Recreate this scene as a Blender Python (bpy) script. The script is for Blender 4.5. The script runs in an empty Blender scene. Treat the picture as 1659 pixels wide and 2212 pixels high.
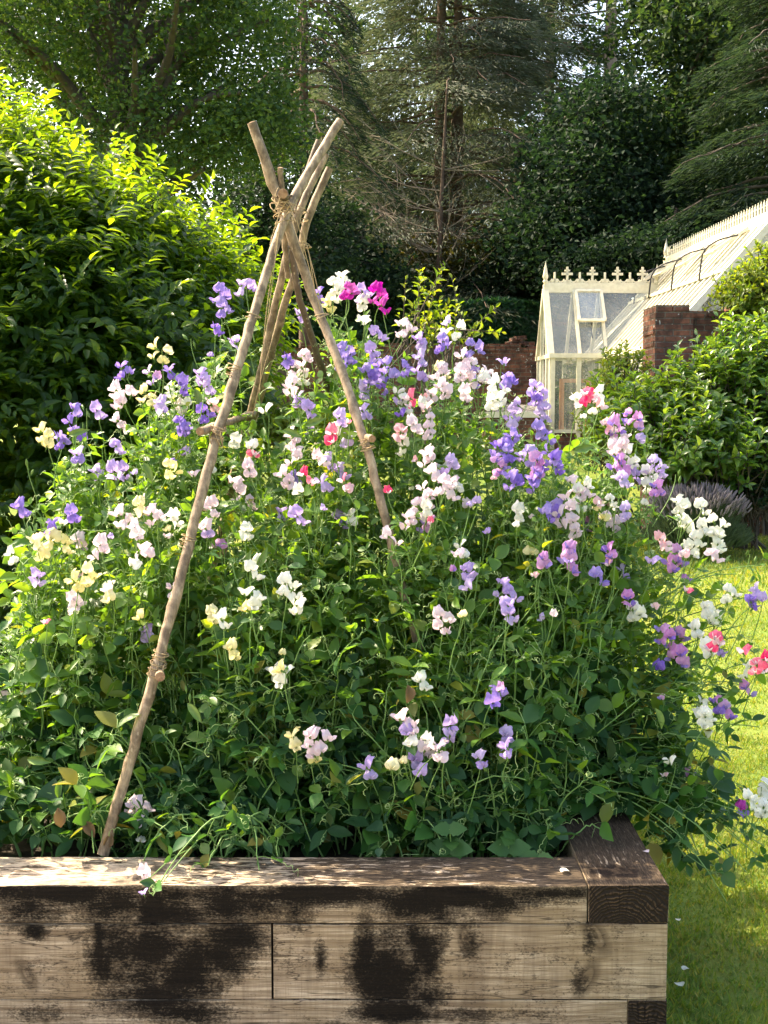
import bpy, bmesh, math
import numpy as np
from mathutils import Vector, Matrix
R_ = np.random.default_rng(11)
C = bpy.context.scene.collection
sc = bpy.context.scene
rad = math.radians
F_, PITCH, ZC = 2630.0, rad(4.91), 1.7

# ------------------------------------------------------------------ helpers
def at(u, v, Y):
    """world point seen at photo position (u, v) (1659 x 2212 frame) at depth Y"""
    x, y = (u - 829.5) / F_, (1106 - v) / F_
    yd = math.cos(PITCH) + y * math.sin(PITCH)
    zd = -math.sin(PITCH) + y * math.cos(PITCH)
    t = Y / yd
    return np.array([x * t, Y, ZC + zd * t])

def mk(name, parts, mats, parent=None, smooth=False, loc=None):
    """parts: list of (V, F, material index); one mesh object"""
    Vs, Ls, Ts, Ms, off = [], [], [], [], 0
    for V, Fc, mi in parts:
        V = np.asarray(V, float).reshape(-1, 3)
        Fc = np.asarray(Fc, int)
        if len(Fc) == 0: continue
        Vs.append(V); Ls.append((Fc + off).ravel())
        Ts.append(np.full(len(Fc), Fc.shape[1])); Ms.append(np.full(len(Fc), mi))
        off += len(V)
    V = np.concatenate(Vs); L = np.concatenate(Ls); T = np.concatenate(Ts); M = np.concatenate(Ms)
    if loc is not None: V = V - np.asarray(loc)
    me = bpy.data.meshes.new(name)
    me.vertices.add(len(V)); me.vertices.foreach_set('co', V.astype(np.float32).ravel())
    me.loops.add(len(L)); me.loops.foreach_set('vertex_index', L.astype(np.int32))
    me.polygons.add(len(T))
    me.polygons.foreach_set('loop_start', (np.cumsum(T) - T).astype(np.int32))
    me.polygons.foreach_set('material_index', M.astype(np.int32))
    me.polygons.foreach_set('use_smooth', np.full(len(T), smooth, dtype=bool))
    me.update(calc_edges=True)
    for m in (mats if isinstance(mats, (list, tuple)) else [mats]): me.materials.append(m)
    return link(name, me, parent, loc)

def link(name, me, parent=None, loc=None):
    o = bpy.data.objects.new(name, me); C.objects.link(o)
    if parent is not None: o.parent = parent
    if loc is not None: o.location = loc
    return o

def tag(o, label=None, cat=None, group=None, kind=None):
    if label: o['label'] = label
    if cat: o['category'] = cat
    if group: o['group'] = group
    if kind: o['kind'] = kind
    return o

def thing(name, label, cat, loc=(0, 0, 0), group=None):
    o = bpy.data.objects.new(name, None); C.objects.link(o); o.location = loc
    o.empty_display_size = .1
    return tag(o, label, cat, group)

def unit(a):
    a = np.asarray(a, float)
    return a / (np.linalg.norm(a, axis=-1, keepdims=True) + 1e-9)

def frames(d, n):
    """rotation matrices whose columns are (side, along d, normal)"""
    d = unit(d); n = np.asarray(n, float)
    n = unit(n - (n * d).sum(-1, keepdims=True) * d)
    s = np.cross(d, n)
    return np.stack([s, d, n], axis=-1)

def inst(tv, tf, R, T, S):
    N, k = len(T), len(tv)
    S = np.asarray(S, float)
    loc = tv[None] * (S[:, None, None] if S.ndim == 1 else S[:, None, :])
    V = np.einsum('nij,nkj->nki', R, loc) + T[:, None, :]
    Fc = (tf[None] + (np.arange(N) * k)[:, None, None]).reshape(-1, tf.shape[1])
    return V.reshape(-1, 3), Fc

def rvec(n): return unit(R_.normal(size=(n, 3)))

def tubes(P, r, sides=4):
    """many polylines P (N, n, 3) with radii (n,) or (N, n)"""
    P = np.asarray(P, float)
    if P.ndim == 2: P = P[None]
    N, n, _ = P.shape
    r = np.broadcast_to(np.asarray(r, float), (N, n))
    t = unit(np.gradient(P, axis=1))
    mean = unit(P[:, -1] - P[:, 0])
    ref = np.where(np.abs(mean[:, 2:3]) > .8, np.array([[1., .13, 0]]), np.array([[.1, .07, 1.]]))[:, None, :]
    a = unit(np.cross(t, np.broadcast_to(ref, t.shape))); b = np.cross(t, a)
    th = np.arange(sides) * 2 * math.pi / sides
    V = P[:, :, None] + r[:, :, None, None] * (a[:, :, None] * np.cos(th)[None, None, :, None] + b[:, :, None] * np.sin(th)[None, None, :, None])
    i = np.arange(n - 1)[:, None] * sides; j = np.arange(sides)[None]; j2 = (j + 1) % sides
    q = np.stack([i + j, i + j2, i + sides + j2, i + sides + j], -1).reshape(-1, 4)
    Fc = (q[None] + (np.arange(N) * n * sides)[:, None, None]).reshape(-1, 4)
    return V.reshape(-1, 3), Fc

def tube(pts, r, sides=8, m=0): 
    V, Fc = tubes(np.asarray(pts), r, sides); return (V, Fc, m)

def resample(pts, n):
    """smooth curve through control points"""
    pts = np.asarray(pts, float); k = len(pts)
    d = np.r_[0, np.cumsum(np.linalg.norm(np.diff(pts, axis=0), axis=1))]
    x = np.linspace(0, d[-1], n)
    lin = np.stack([np.interp(x, d, pts[:, c]) for c in range(3)], 1)
    for _ in range(max(1, n // (k * 2))):
        lin[1:-1] = (lin[:-2] + 2 * lin[1:-1] + lin[2:]) / 4
    return lin

BOXF = np.array([[0, 3, 2, 1], [4, 5, 6, 7], [0, 1, 5, 4], [1, 2, 6, 5], [2, 3, 7, 6], [3, 0, 4, 7]])
def box(x0, x1, y0, y1, z0, z1, m=0):
    V = np.array([[x0, y0, z0], [x1, y0, z0], [x1, y1, z0], [x0, y1, z0], [x0, y0, z1], [x1, y0, z1], [x1, y1, z1], [x0, y1, z1]], float)
    return (V, BOXF, m)
def bar(a, b, w, h, up=(0, 0, 1), m=0):
    """rectangular bar between two points"""
    a, b = np.asarray(a, float), np.asarray(b, float)
    d = unit(b - a); up = np.asarray(up, float)
    if abs(float(d @ unit(up))) > .995: up = np.array([0., 1, 0]) if abs(d[1]) < .9 else np.array([1., 0, 0])
    s = unit(np.cross(d, up)); n = np.cross(s, d)
    V = [p + sx * s * w / 2 + sz * n * h / 2 for p in (a, b) for sx, sz in ((-1, -1), (1, -1), (1, 1), (-1, 1))]
    return (np.array(V), BOXF, m)
def quad(a, b, c, d, m=0): return (np.array([a, b, c, d], float), np.array([[0, 1, 2, 3]]), m)

# ------------------------------------------------------------------ node helpers
def mat(name):
    m = bpy.data.materials.new(name); m.use_nodes = True
    nt = m.node_tree; nt.nodes.clear()
    out = nt.nodes.new('ShaderNodeOutputMaterial')
    return m, nt, out
def nd(nt, t, ins=None, **kw):
    n = nt.nodes.new(t)
    for k, v in kw.items(): setattr(n, k, v)
    for k, v in (ins or {}).items():
        if hasattr(v, 'is_output'): nt.links.new(v, n.inputs[k])
        else: n.inputs[k].default_value = v
    return n
def c4(c): return (c[0], c[1], c[2], 1)
def ramp(nt, fac, stops, interp='LINEAR'):
    n = nt.nodes.new('ShaderNodeValToRGB'); cr = n.color_ramp; cr.interpolation = interp
    while len(cr.elements) < len(stops): cr.elements.new(.5)
    for e, (p, c) in zip(cr.elements, stops):
        e.position = p; e.color = c4(c) if not isinstance(c, (int, float)) else (c, c, c, 1)
    nt.links.new(fac, n.inputs[0]); return n.outputs[0]
def noise(nt, vec, scale, detail=4, rough=.55, dist=0):
    n = nd(nt, 'ShaderNodeTexNoise', {'Scale': scale, 'Detail': detail, 'Roughness': rough, 'Distortion': dist})
    if vec is not None: nt.links.new(vec, n.inputs['Vector'])
    return n.outputs['Fac']
def mapping(nt, vec, scale=(1, 1, 1), loc=(0, 0, 0)):
    return nd(nt, 'ShaderNodeMapping', {'Vector': vec, 'Scale': scale, 'Location': loc}).outputs[0]
def mix(nt, fac, a, b, blend='MIX'):
    n = nd(nt, 'ShaderNodeMix', data_type='RGBA', blend_type=blend)
    for i, v in ((0, fac), (6, a), (7, b)):
        if hasattr(v, 'is_output'): nt.links.new(v, n.inputs[i])
        else: n.inputs[i].default_value = v if i == 0 else c4(v)
    return n.outputs[2]
def math_(nt, op, a, b=0.0, clamp=False):
    n = nd(nt, 'ShaderNodeMath', operation=op, use_clamp=clamp)
    for i, v in ((0, a), (1, b)):
        if hasattr(v, 'is_output'): nt.links.new(v, n.inputs[i])
        else: n.inputs[i].default_value = v
    return n.outputs[0]
def coords(nt, k='Object'): return nd(nt, 'ShaderNodeTexCoord').outputs[k]

def leafmat(name, cols, trans=.4, tint=(1.5, 1.35, .5), rough=.42, spec=.4):
    """leaf: colour varies leaf by leaf; light passes through"""
    m, nt, out = mat(name)
    g = nd(nt, 'ShaderNodeNewGeometry')
    k = len(cols)
    col = ramp(nt, g.outputs['Random Per Island'], [(i / max(1, k - 1), c) for i, c in enumerate(cols)])
    p = nd(nt, 'ShaderNodeBsdfPrincipled', {'Base Color': col, 'Roughness': rough, 'Specular IOR Level': spec})
    tc = mix(nt, 1.0, col, tint, 'MULTIPLY')
    t = nd(nt, 'ShaderNodeBsdfTranslucent', {'Color': tc})
    mx = nd(nt, 'ShaderNodeMixShader', {0: trans, 1: p.outputs[0], 2: t.outputs[0]})
    nt.links.new(mx.outputs[0], out.inputs[0]); return m
def plain(name, col, rough=.6, var=None, scale=8, bump=0, spec=.4, metal=0):
    m, nt, out = mat(name)
    p = nd(nt, 'ShaderNodeBsdfPrincipled', {'Base Color': c4(col), 'Roughness': rough, 'Specular IOR Level': spec, 'Metallic': metal})
    f = noise(nt, coords(nt), scale, 6)
    if var is not None: nt.links.new(ramp(nt, f, [(.3, col), (.7, var)]), p.inputs['Base Color'])
    if bump:
        b = nd(nt, 'ShaderNodeBump', {'Strength': bump, 'Distance': .01, 'Height': f}); nt.links.new(b.outputs[0], p.inputs['Normal'])
    nt.links.new(p.outputs[0], out.inputs[0]); return m
def petalmat(name, col, edge, trans=.4):
    m, nt, out = mat(name)
    g = nd(nt, 'ShaderNodeNewGeometry')
    oi = nd(nt, 'ShaderNodeObjectInfo')
    f = noise(nt, coords(nt), 90, 3)
    a = mix(nt, ramp(nt, f, [(.35, 0), (.7, 1)]), col, edge)
    hs = nd(nt, 'ShaderNodeHueSaturation', {'Color': a})
    nt.links.new(math_(nt, 'ADD', math_(nt, 'MULTIPLY', oi.outputs['Random'], .35), .82), hs.inputs['Saturation'])
    p = nd(nt, 'ShaderNodeBsdfPrincipled', {'Base Color': hs.outputs[0], 'Roughness': .6, 'Specular IOR Level': .2})
    t = nd(nt, 'ShaderNodeBsdfTranslucent', {'Color': hs.outputs[0]})
    mx = nd(nt, 'ShaderNodeMixShader', {0: trans, 1: p.outputs[0], 2: t.outputs[0]})
    nt.links.new(mx.outputs[0], out.inputs[0]); return m

# ------------------------------------------------------------------ leaf templates (length 1 along +Y, normal +Z)
def leaf_t(wid, rows, width=1.0, fold=.12, curl=.15, wave=0):
    V = []
    n = len(rows)
    for i, w in enumerate(rows):
        t = i / (n - 1); z = -curl * t * t
        wz = wave * math.sin(i * 2.3)
        V += [(-w * wid, t, z + fold * w + wz), (0, t, z), (w * wid, t, z + fold * w - wz)]
    Fc = []
    for i in range(n - 1):
        a = i * 3
        Fc += [(a, a + 1, a + 4, a + 3), (a + 1, a + 2, a + 5, a + 4)]
    return np.array(V), np.array(Fc)
KITE = (np.array([[0, 0, 0], [.3, .45, .07], [0, 1, -.05], [-.3, .45, .07]], float), np.array([[0, 1, 2, 3]]))
SLIV = (np.array([[0, 0, 0], [.075, .4, .02], [0, 1, -.08], [-.075, .4, .02]], float), np.array([[0, 1, 2, 3]]))
PEAL = leaf_t(.62, [.06, .38, .5, .46, .28, .02], fold=.2, curl=.16, wave=.015)
PINL = leaf_t(.46, [.05, .42, .5, .34, .02], fold=.3, curl=.25)
LAUL = leaf_t(.5, [.04, .36, .48, .34, .01], fold=.35, curl=.3)
def saw_leaf():
    V, Fc, n = [], [], 9
    for i in range(n):
        t = i / (n - 1); w = .42 * math.sin(math.pi * min(1, .12 + .9 * t) ** .8) * (1 if i % 2 == 0 else .82) if i < n - 1 else .01
        z = -.2 * t * t
        V += [(-w, t - (.05 if i % 2 == 0 else 0), z + .12 * w), (0, t, z), (w, t - (.05 if i % 2 == 0 else 0), z + .12 * w)]
    for i in range(n - 1):
        a = i * 3; Fc += [(a, a + 1, a + 4, a + 3), (a + 1, a + 2, a + 5, a + 4)]
    return np.array(V), np.array(Fc)
SAWL = saw_leaf()

# ------------------------------------------------------------------ camera, light, world
cam = bpy.data.cameras.new('camera'); co = bpy.data.objects.new('camera', cam); C.objects.link(co)
co.location = (0, 0, ZC); co.rotation_euler = (rad(90) - PITCH, 0, 0)
cam.sensor_fit = 'VERTICAL'; cam.sensor_height = 36; cam.lens = 36 * F_ / 2212
cam.clip_start = .05; cam.clip_end = 500
sc.camera = co
tosun = unit(np.array([-.60, .33, .75]))
el, az = math.asin(tosun[2]), math.atan2(tosun[0], tosun[1])
sun = bpy.data.lights.new('sun', 'SUN'); so = bpy.data.objects.new('sun', sun); C.objects.link(so)
sun.energy = 3.5; sun.angle = rad(.55); sun.color = (1, .91, .74)
so.rotation_euler = Vector(tuple(tosun)).to_track_quat('Z', 'Y').to_euler()
w = bpy.data.worlds.new('World'); sc.world = w; w.use_nodes = True
wn = w.node_tree; bg = wn.nodes['Background']
sky = wn.nodes.new('ShaderNodeTexSky'); sky.sky_type = 'NISHITA'; sky.sun_disc = False
sky.sun_elevation = el; sky.sun_rotation = az; sky.dust_density = 4.0; sky.air_density = 1.0
wn.links.new(sky.outputs[0], bg.inputs[0]); bg.inputs[1].default_value = .15
sc.view_settings.view_transform = 'Standard'; sc.view_settings.look = 'None'
sc.view_settings.exposure = 2.2; sc.view_settings.gamma = 1
sc.view_settings.use_white_balance = True; sc.view_settings.white_balance_temperature = 7400; sc.view_settings.white_balance_tint = 10
sc.cycles.max_bounces = 7; sc.cycles.diffuse_bounces = 3; sc.cycles.glossy_bounces = 3
sc.cycles.transmission_bounces = 5; sc.cycles.transparent_max_bounces = 10
sc.cycles.use_adaptive_sampling = True; sc.cycles.adaptive_threshold = .02
sc.cycles.use_denoising = True
sc.cycles.caustics_reflective = False; sc.cycles.caustics_refractive = False
sc.cycles.sample_clamp_indirect = 6

# ------------------------------------------------------------------ ground
def ground_z(x, y):
    x, y = np.asarray(x, float), np.asarray(y, float)
    s = np.clip((y - 17) / 4.5, 0, 1)
    return .95 * s * s * (3 - 2 * s) + np.where((y < 16), .012 * np.sin(x * 1.7 + 1) * np.sin(y * 1.3), 0)
def lawn_mat():
    m, nt, out = mat('lawn_turf')
    p = coords(nt)
    f1, f2 = noise(nt, p, .9, 3), noise(nt, p, 26, 6, .7)
    c = mix(nt, ramp(nt, f1, [(.4, 0), (.62, 1)]), (.11, .17, .026), (.22, .21, .04))
    c = mix(nt, ramp(nt, f2, [(.38, 0), (.68, 1)]), c, (.13, .19, .04))
    b = nd(nt, 'ShaderNodeBump', {'Strength': .8, 'Distance': .03, 'Height': f2})
    pb = nd(nt, 'ShaderNodeBsdfPrincipled', {'Base Color': c, 'Roughness': .85, 'Specular IOR Level': .1, 'Normal': b.outputs[0]})
    nt.links.new(pb.outputs[0], out.inputs[0]); return m
xs = np.r_[np.linspace(-150, -8, 16), np.linspace(-7.5, 9, 67), np.linspace(10, 150, 16)]
ys = np.r_[np.linspace(-20, 1, 8), np.linspace(1.25, 24, 92), np.linspace(26, 300, 20)]
GX, GY = np.meshgrid(xs, ys)
GV = np.stack([GX.ravel(), GY.ravel(), ground_z(GX, GY).ravel()], 1)
nx = len(xs); i, j = np.meshgrid(np.arange(len(ys) - 1), np.arange(nx - 1), indexing='ij')
a = (i * nx + j).ravel()
tag(mk('lawn', [(GV, np.stack([a, a + 1, a + nx + 1, a + nx], 1), 0)], lawn_mat(), smooth=True), kind='structure')

# pale gravel added out of view to bounce neutral light onto the bed front
px_, py_ = np.meshgrid(np.linspace(-6, .62, 40), np.linspace(-4, 2.92, 40)); k = (np.arange(39)[:, None] * 40 + np.arange(39)[None]).ravel()
tag(mk('bounce_path', [(np.stack([px_, py_, ground_z(px_, py_) + .012 + R_.normal(0, .002, px_.shape)], -1).reshape(-1, 3), np.stack([k, k + 1, k + 41, k + 40], 1), 0)], plain('bounce_gravel', (.38, .33, .27), .9, (.26, .225, .18), 60, .8)), kind='structure')
# grass blades
def grass(n, x0, x1, y0, y1, h, wd):
    x, y = R_.uniform(x0, x1, n), R_.uniform(y0, y1, n)
    keep = ~((x > -2.3) & (x < .73) & (y > 2.96) & (y < 5.1))
    x, y = x[keep], y[keep]; n = len(x)
    T = np.stack([x, y, ground_z(x, y) - .004], 1)
    d = np.stack([R_.normal(0, .55, n), R_.normal(0, .55, n), np.ones(n)], 1)
    tv = np.array([[-.5, 0, 0], [.5, 0, 0], [.36, .55, .05], [-.36, .55, .05], [0, 1, .22]])
    hv = 1 + .45 * np.sin(x * 9 + 2 * np.sin(y * 5)) * np.sin(y * 7 + 1.5 * np.sin(x * 4))
    S = np.stack([np.full(n, wd) * R_.uniform(.7, 1.6, n), h * hv * R_.uniform(.5, 1.3, n), np.full(n, h)], 1)
    R = frames(d, rvec(n))
    V, q = inst(tv, np.array([[0, 1, 2, 3]]), R, T, S)
    tr = (np.array([[3, 2, 4]])[None] + (np.arange(n) * 5)[:, None, None]).reshape(-1, 3)
    return [(V, q, 0), (V, tr, 0)]
gm = leafmat('grass_blade', [(.075, .16, .03), (.12, .205, .036), (.18, .24, .046), (.27, .25, .08)], .38, (2.0, 1.7, .4), .5, .25)
gp = grass(34000, .70, 2.0, 2.6, 6.2, .042, .0042) + grass(30000, .2, 3.4, 6.2, 11, .042, .006) + grass(12000, 1.5, 5.2, 11, 16, .05, .012) \
    + grass(900, .722, .77, 2.7, 5.2, .085, .0045) + grass(8000, -3.5, .7, 5.1, 9, .04, .006)
tag(mk('grass', gp, gm), 'short mown lawn grass, sunlit beyond the bed and shaded beside it', 'grass', kind='stuff')

# ------------------------------------------------------------------ raised bed of sleepers
BX, BY, BT = .72, 2.975, .5
def wood_face(name, blobs, knots=None):
    m, nt, out = mat(name)
    ob = coords(nt); oi = nd(nt, 'ShaderNodeObjectInfo')
    sh = nd(nt, 'ShaderNodeVectorMath', {0: ob}, operation='ADD')
    cb = nd(nt, 'ShaderNodeCombineXYZ', {0: math_(nt, 'MULTIPLY', oi.outputs['Random'], 13.0), 1: math_(nt, 'MULTIPLY', oi.outputs['Random'], 7.0), 2: 0.0})
    nt.links.new(cb.outputs[0], sh.inputs[1]); p = sh.outputs[0]
    pos = nd(nt, 'ShaderNodeNewGeometry').outputs['Position']
    g1 = noise(nt, mapping(nt, p, (1.6, 34, 34)), 2.2, 6, .6, .6)
    g2 = noise(nt, mapping(nt, p, (5, 190, 190)), 1.5, 4, .6)
    saw = noise(nt, mapping(nt, p, (90, 6, 6)), 1.2, 3, .6)
    big = noise(nt, p, 4.5, 4, .6)
    col = ramp(nt, g1, [(.30, (.14, .10, .066)), (.5, (.335, .26, .178)), (.70, (.53, .435, .315))])
    col = mix(nt, ramp(nt, g2, [(.34, .75), (.55, 0)]), col, (.13, .09, .05))
    col = mix(nt, math_(nt, 'MULTIPLY', ramp(nt, saw, [(.45, 0), (.65, 1)]), .32), col, (.15, .105, .07))
    col = mix(nt, math_(nt, 'MULTIPLY', ramp(nt, big, [(.35, 1), (.6, 0)]), .5), col, (.20, .14, .075))
    wob = noise(nt, mapping(nt, p, (2.2, 2.2, 2.2)), 1.0, 3)
    sz_ = nd(nt, 'ShaderNodeSeparateXYZ', {0: p}).outputs[2]
    ln_ = math_(nt, 'SINE', math_(nt, 'MULTIPLY', math_(nt, 'ADD', sz_, math_(nt, 'MULTIPLY', wob, .05)), 520.0))
    col = mix(nt, math_(nt, 'MULTIPLY', ramp(nt, ln_, [(.55, 0), (1.0, 1)]), .42), col, (.10, .068, .043))
    drip = noise(nt, mapping(nt, pos, (17, 17, 1.6)), 1.0, 4, .6)
    col = mix(nt, math_(nt, 'MULTIPLY', ramp(nt, drip, [(.50, 0), (.64, 1)]), .36), col, (.075, .05, .034))
    ck = noise(nt, mapping(nt, p, (1.1, 13, 13)), 1.0, 4, .55, .4)
    ck = math_(nt, 'ABSOLUTE', math_(nt, 'SUBTRACT', ck, .47))
    col = mix(nt, ramp(nt, ck, [(.0, .85), (.006, 0)]), col, (.02, .014, .01))
    # knots: dark eyes with the grain swirling round them
    for (kx, kz, kr, tilt) in (knots or []):
        q = nd(nt, 'ShaderNodeVectorMath', {0: pos, 1: (kx, BY, kz)}, operation='SUBTRACT').outputs[0]
        q = nd(nt, 'ShaderNodeVectorRotate', {'Vector': q, 'Angle': tilt, 'Axis': (0, 1, 0)}).outputs[0]
        q = nd(nt, 'ShaderNodeVectorMath', {0: q, 1: (1 / kr, 0, .42 / kr)}, operation='MULTIPLY').outputs[0]
        ln = nd(nt, 'ShaderNodeVectorMath', {0: q}, operation='LENGTH').outputs['Value']
        ln = math_(nt, 'ADD', ln, math_(nt, 'MULTIPLY', math_(nt, 'SUBTRACT', big, .5), .9))
        rg = math_(nt, 'MULTIPLY', ramp(nt, math_(nt, 'SINE', math_(nt, 'MULTIPLY', ln, 9.0)), [(.2, .85), (.9, .45)]), ramp(nt, ln, [(.3, .95), (.95, 0)]))
        col = mix(nt, rg, col, (.05, .034, .02))
    # black mould stains, each with its own place and outline
    mp = noise(nt, mapping(nt, pos, (9, 9, 12)), 1.0, 6, .7)
    fine = noise(nt, mapping(nt, p, (26, 330, 330)), 1.0, 4, .75)
    speck = noise(nt, mapping(nt, p, (150, 240, 240)), 1.0, 2, .6)
    s = None
    for (bx, bz, rx, rz, k) in blobs:
        q = nd(nt, 'ShaderNodeVectorMath', {0: pos, 1: (bx, BY, bz)}, operation='SUBTRACT').outputs[0]
        q = nd(nt, 'ShaderNodeVectorMath', {0: q, 1: (1 / rx, .0, 1 / rz)}, operation='MULTIPLY').outputs[0]
        ln = nd(nt, 'ShaderNodeVectorMath', {0: q}, operation='LENGTH').outputs['Value']
        v = math_(nt, 'MAXIMUM', math_(nt, 'MULTIPLY', math_(nt, 'SUBTRACT', 1.4, ln), k * .9), 0.0)
        s = v if s is None else math_(nt, 'MAXIMUM', s, v)
    if s is None: st = math_(nt, 'MULTIPLY', ramp(nt, mp, [(.45, 0), (.7, 1)]), .8)
    else:
        st = math_(nt, 'ADD', s, math_(nt, 'MULTIPLY', math_(nt, 'SUBTRACT', mp, .5), 2.0))
        st = math_(nt, 'ADD', st, math_(nt, 'MULTIPLY', math_(nt, 'SUBTRACT', fine, .5), .8))
        st = math_(nt, 'ADD', st, math_(nt, 'MULTIPLY', math_(nt, 'SUBTRACT', speck, .5), 1.3))
        st = ramp(nt, st, [(.12, 0), (.42, .64), (.85, 1)])
    dk = mix(nt, 1.0, col, (.022, .019, .017), 'MULTIPLY')
    dk = mix(nt, ramp(nt, speck, [(.55, 0), (.8, .5)]), dk, (.03, .023, .016))
    col = mix(nt, st, col, dk)
    h = math_(nt, 'ADD', math_(nt, 'MULTIPLY', g2, .6), math_(nt, 'MULTIPLY', fine, .5))
    b = nd(nt, 'ShaderNodeBump', {'Strength': .55, 'Distance': .004, 'Height': h})
    pb = nd(nt, 'ShaderNodeBsdfPrincipled', {'Base Color': col, 'Roughness': .85, 'Specular IOR Level': .15, 'Normal': b.outputs[0]})
    nt.links.new(pb.outputs[0], out.inputs[0]); return m
def wood_top():
    m, nt, out = mat('sleeper_weathered_top')
    p = coords(nt)
    pos = nd(nt, 'ShaderNodeNewGeometry').outputs['Position']
    g1 = noise(nt, mapping(nt, p, (7, 40, 40)), 2, 6, .7, .6)
    g2 = noise(nt, mapping(nt, p, (16, 190, 190)), 1.6, 4, .7)
    blot = noise(nt, p, 5.5, 5, .65)
    xx = nd(nt, 'ShaderNodeSeparateXYZ', {0: pos}).outputs[0]
    wear = ramp(nt, math_(nt, 'ADD', math_(nt, 'ADD', g1, math_(nt, 'MULTIPLY', math_(nt, 'SUBTRACT', blot, .5), .55)), math_(nt, 'MULTIPLY', xx, -.14)), [(.53, 0), (.575, 1)])
    dark = ramp(nt, g2, [(.36, (.010, .008, .006)), (.5, (.05, .035, .023)), (.68, (.15, .11, .075))])
    pale = ramp(nt, g2, [(.36, (.16, .115, .08)), (.52, (.48, .38, .28))])
    col = mix(nt, wear, dark, pale)
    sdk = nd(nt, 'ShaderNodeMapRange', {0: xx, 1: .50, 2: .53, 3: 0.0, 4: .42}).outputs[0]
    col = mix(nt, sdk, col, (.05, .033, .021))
    col = mix(nt, ramp(nt, blot, [(.56, 0), (.68, .8)]), col, (.014, .010, .008))
    q = nd(nt, 'ShaderNodeVectorMath', {0: nd(nt, 'ShaderNodeVectorMath', {0: pos, 1: (.60, BY + .095, BT)}, operation='SUBTRACT').outputs[0], 1: (1 / .085, 1 / .06, 0)}, operation='MULTIPLY').outputs[0]
    rot_ = math_(nt, 'ADD', nd(nt, 'ShaderNodeVectorMath', {0: q}, operation='LENGTH').outputs['Value'], math_(nt, 'MULTIPLY', math_(nt, 'SUBTRACT', g1, .5), 1.6))
    col = mix(nt, ramp(nt, rot_, [(.55, .92), (1.0, 0)]), col, (.012, .007, .005))
    b = nd(nt, 'ShaderNodeBump', {'Strength': .9, 'Distance': .006, 'Height': g1})
    pb = nd(nt, 'ShaderNodeBsdfPrincipled', {'Base Color': col, 'Roughness': .85, 'Specular IOR Level': .15, 'Normal': b.outputs[0]})
    nt.links.new(pb.outputs[0], out.inputs[0]); return m
def wood_end():
    m, nt, out = mat('sleeper_end_grain')
    p = coords(nt)
    q = nd(nt, 'ShaderNodeVectorMath', {0: mapping(nt, p, (0, 1, 1), (0, -.015, .085)), 1: (0, 0, 0)}, operation='ADD').outputs[0]
    ln = nd(nt, 'ShaderNodeVectorMath', {0: q}, operation='LENGTH').outputs['Value']
    n = noise(nt, p, 14, 4)
    rings = math_(nt, 'SINE', math_(nt, 'MULTIPLY', math_(nt, 'ADD', ln, math_(nt, 'MULTIPLY', n, .06)), 640.0))
    se = nd(nt, 'ShaderNodeSeparateXYZ', {0: q}).outputs
    ang = math_(nt, 'ARCTAN2', se[1], se[2])
    rays = noise(nt, nd(nt, 'ShaderNodeCombineXYZ', {0: math_(nt, 'MULTIPLY', ang, 9.0), 1: math_(nt, 'MULTIPLY', ln, 4.0), 2: 0.0}).outputs[0], 2.2, 4, .7)
    col = ramp(nt, rings, [(.25, (.018, .013, .009)), (.9, (.10, .065, .04))])
    col = mix(nt, ramp(nt, rays, [(.43, 1), (.49, 0)]), col, (.008, .006, .005))
    col = mix(nt, ramp(nt, n, [(.42, .85), (.66, 0)]), col, (.02, .015, .011))
    b = nd(nt, 'ShaderNodeBump', {'Strength': .6, 'Distance': .004, 'Height': rings})
    pb = nd(nt, 'ShaderNodeBsdfPrincipled', {'Base Color': col, 'Roughness': .9, 'Specular IOR Level': .1, 'Normal': b.outputs[0]})
    nt.links.new(pb.outputs[0], out.inputs[0]); return m
def X_(u): return (u - 829.5) / 866.0
def Z_(v): return BT - (v - 1912) / 866.0
BL = [(X_(u), Z_(v), ru / 866, rv / 866, k) for u, v, ru, rv, k in [
    (300, 2110, 140, 85, .8), (205, 2070, 16, 90, 1.0), (420, 2090, 40, 100, .9), (845, 2090, 75, 100, .9), (930, 2080, 30, 90, .9), (640, 1935, 640, 24, .9), (360, 1975, 110, 50, .9), (950, 1975, 40, 60, .8),
    (120, 1930, 230, 34, 1.1), (60, 1955, 90, 45, .9), (250, 1950, 120, 50, 1.0), (330, 1965, 60, 60, 1.0), (480, 1950, 70, 55, 1.1), (700, 1928, 190, 24, 1.0), (560, 1960, 60, 50, .8),
    (640, 1975, 40, 45, .6), (900, 1945, 110, 45, 1.0), (1080, 1945, 60, 40, 1.0), (980, 1935, 240, 30, 1.1), (1200, 1930, 120, 16, .8), (1190, 1930, 30, 30, .4),
    (65, 2018, 30, 22, 1.0), (300, 2060, 110, 75, 1.1), (210, 2100, 45, 60, .9), (390, 2120, 90, 70, 1.2), (330, 2160, 130, 50, 1.0), (500, 2030, 80, 40, 1.1), (470, 2070, 90, 60, .9),
    (790, 2060, 32, 90, 1.1), (840, 2120, 85, 90, 1.3), (910, 2050, 50, 70, 1.1), (930, 2160, 45, 50, .8), (690, 2085, 14, 70, .6), (1020, 2030, 25, 45, .6), (1280, 2040, 14, 60, .5), (1260, 2130, 22, 40, .6),
    (400, 2200, 120, 30, .9), (850, 2200, 90, 30, 1.2), (60, 2205, 60, 20, .5), (1000, 2205, 200, 16, .5)]]
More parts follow.
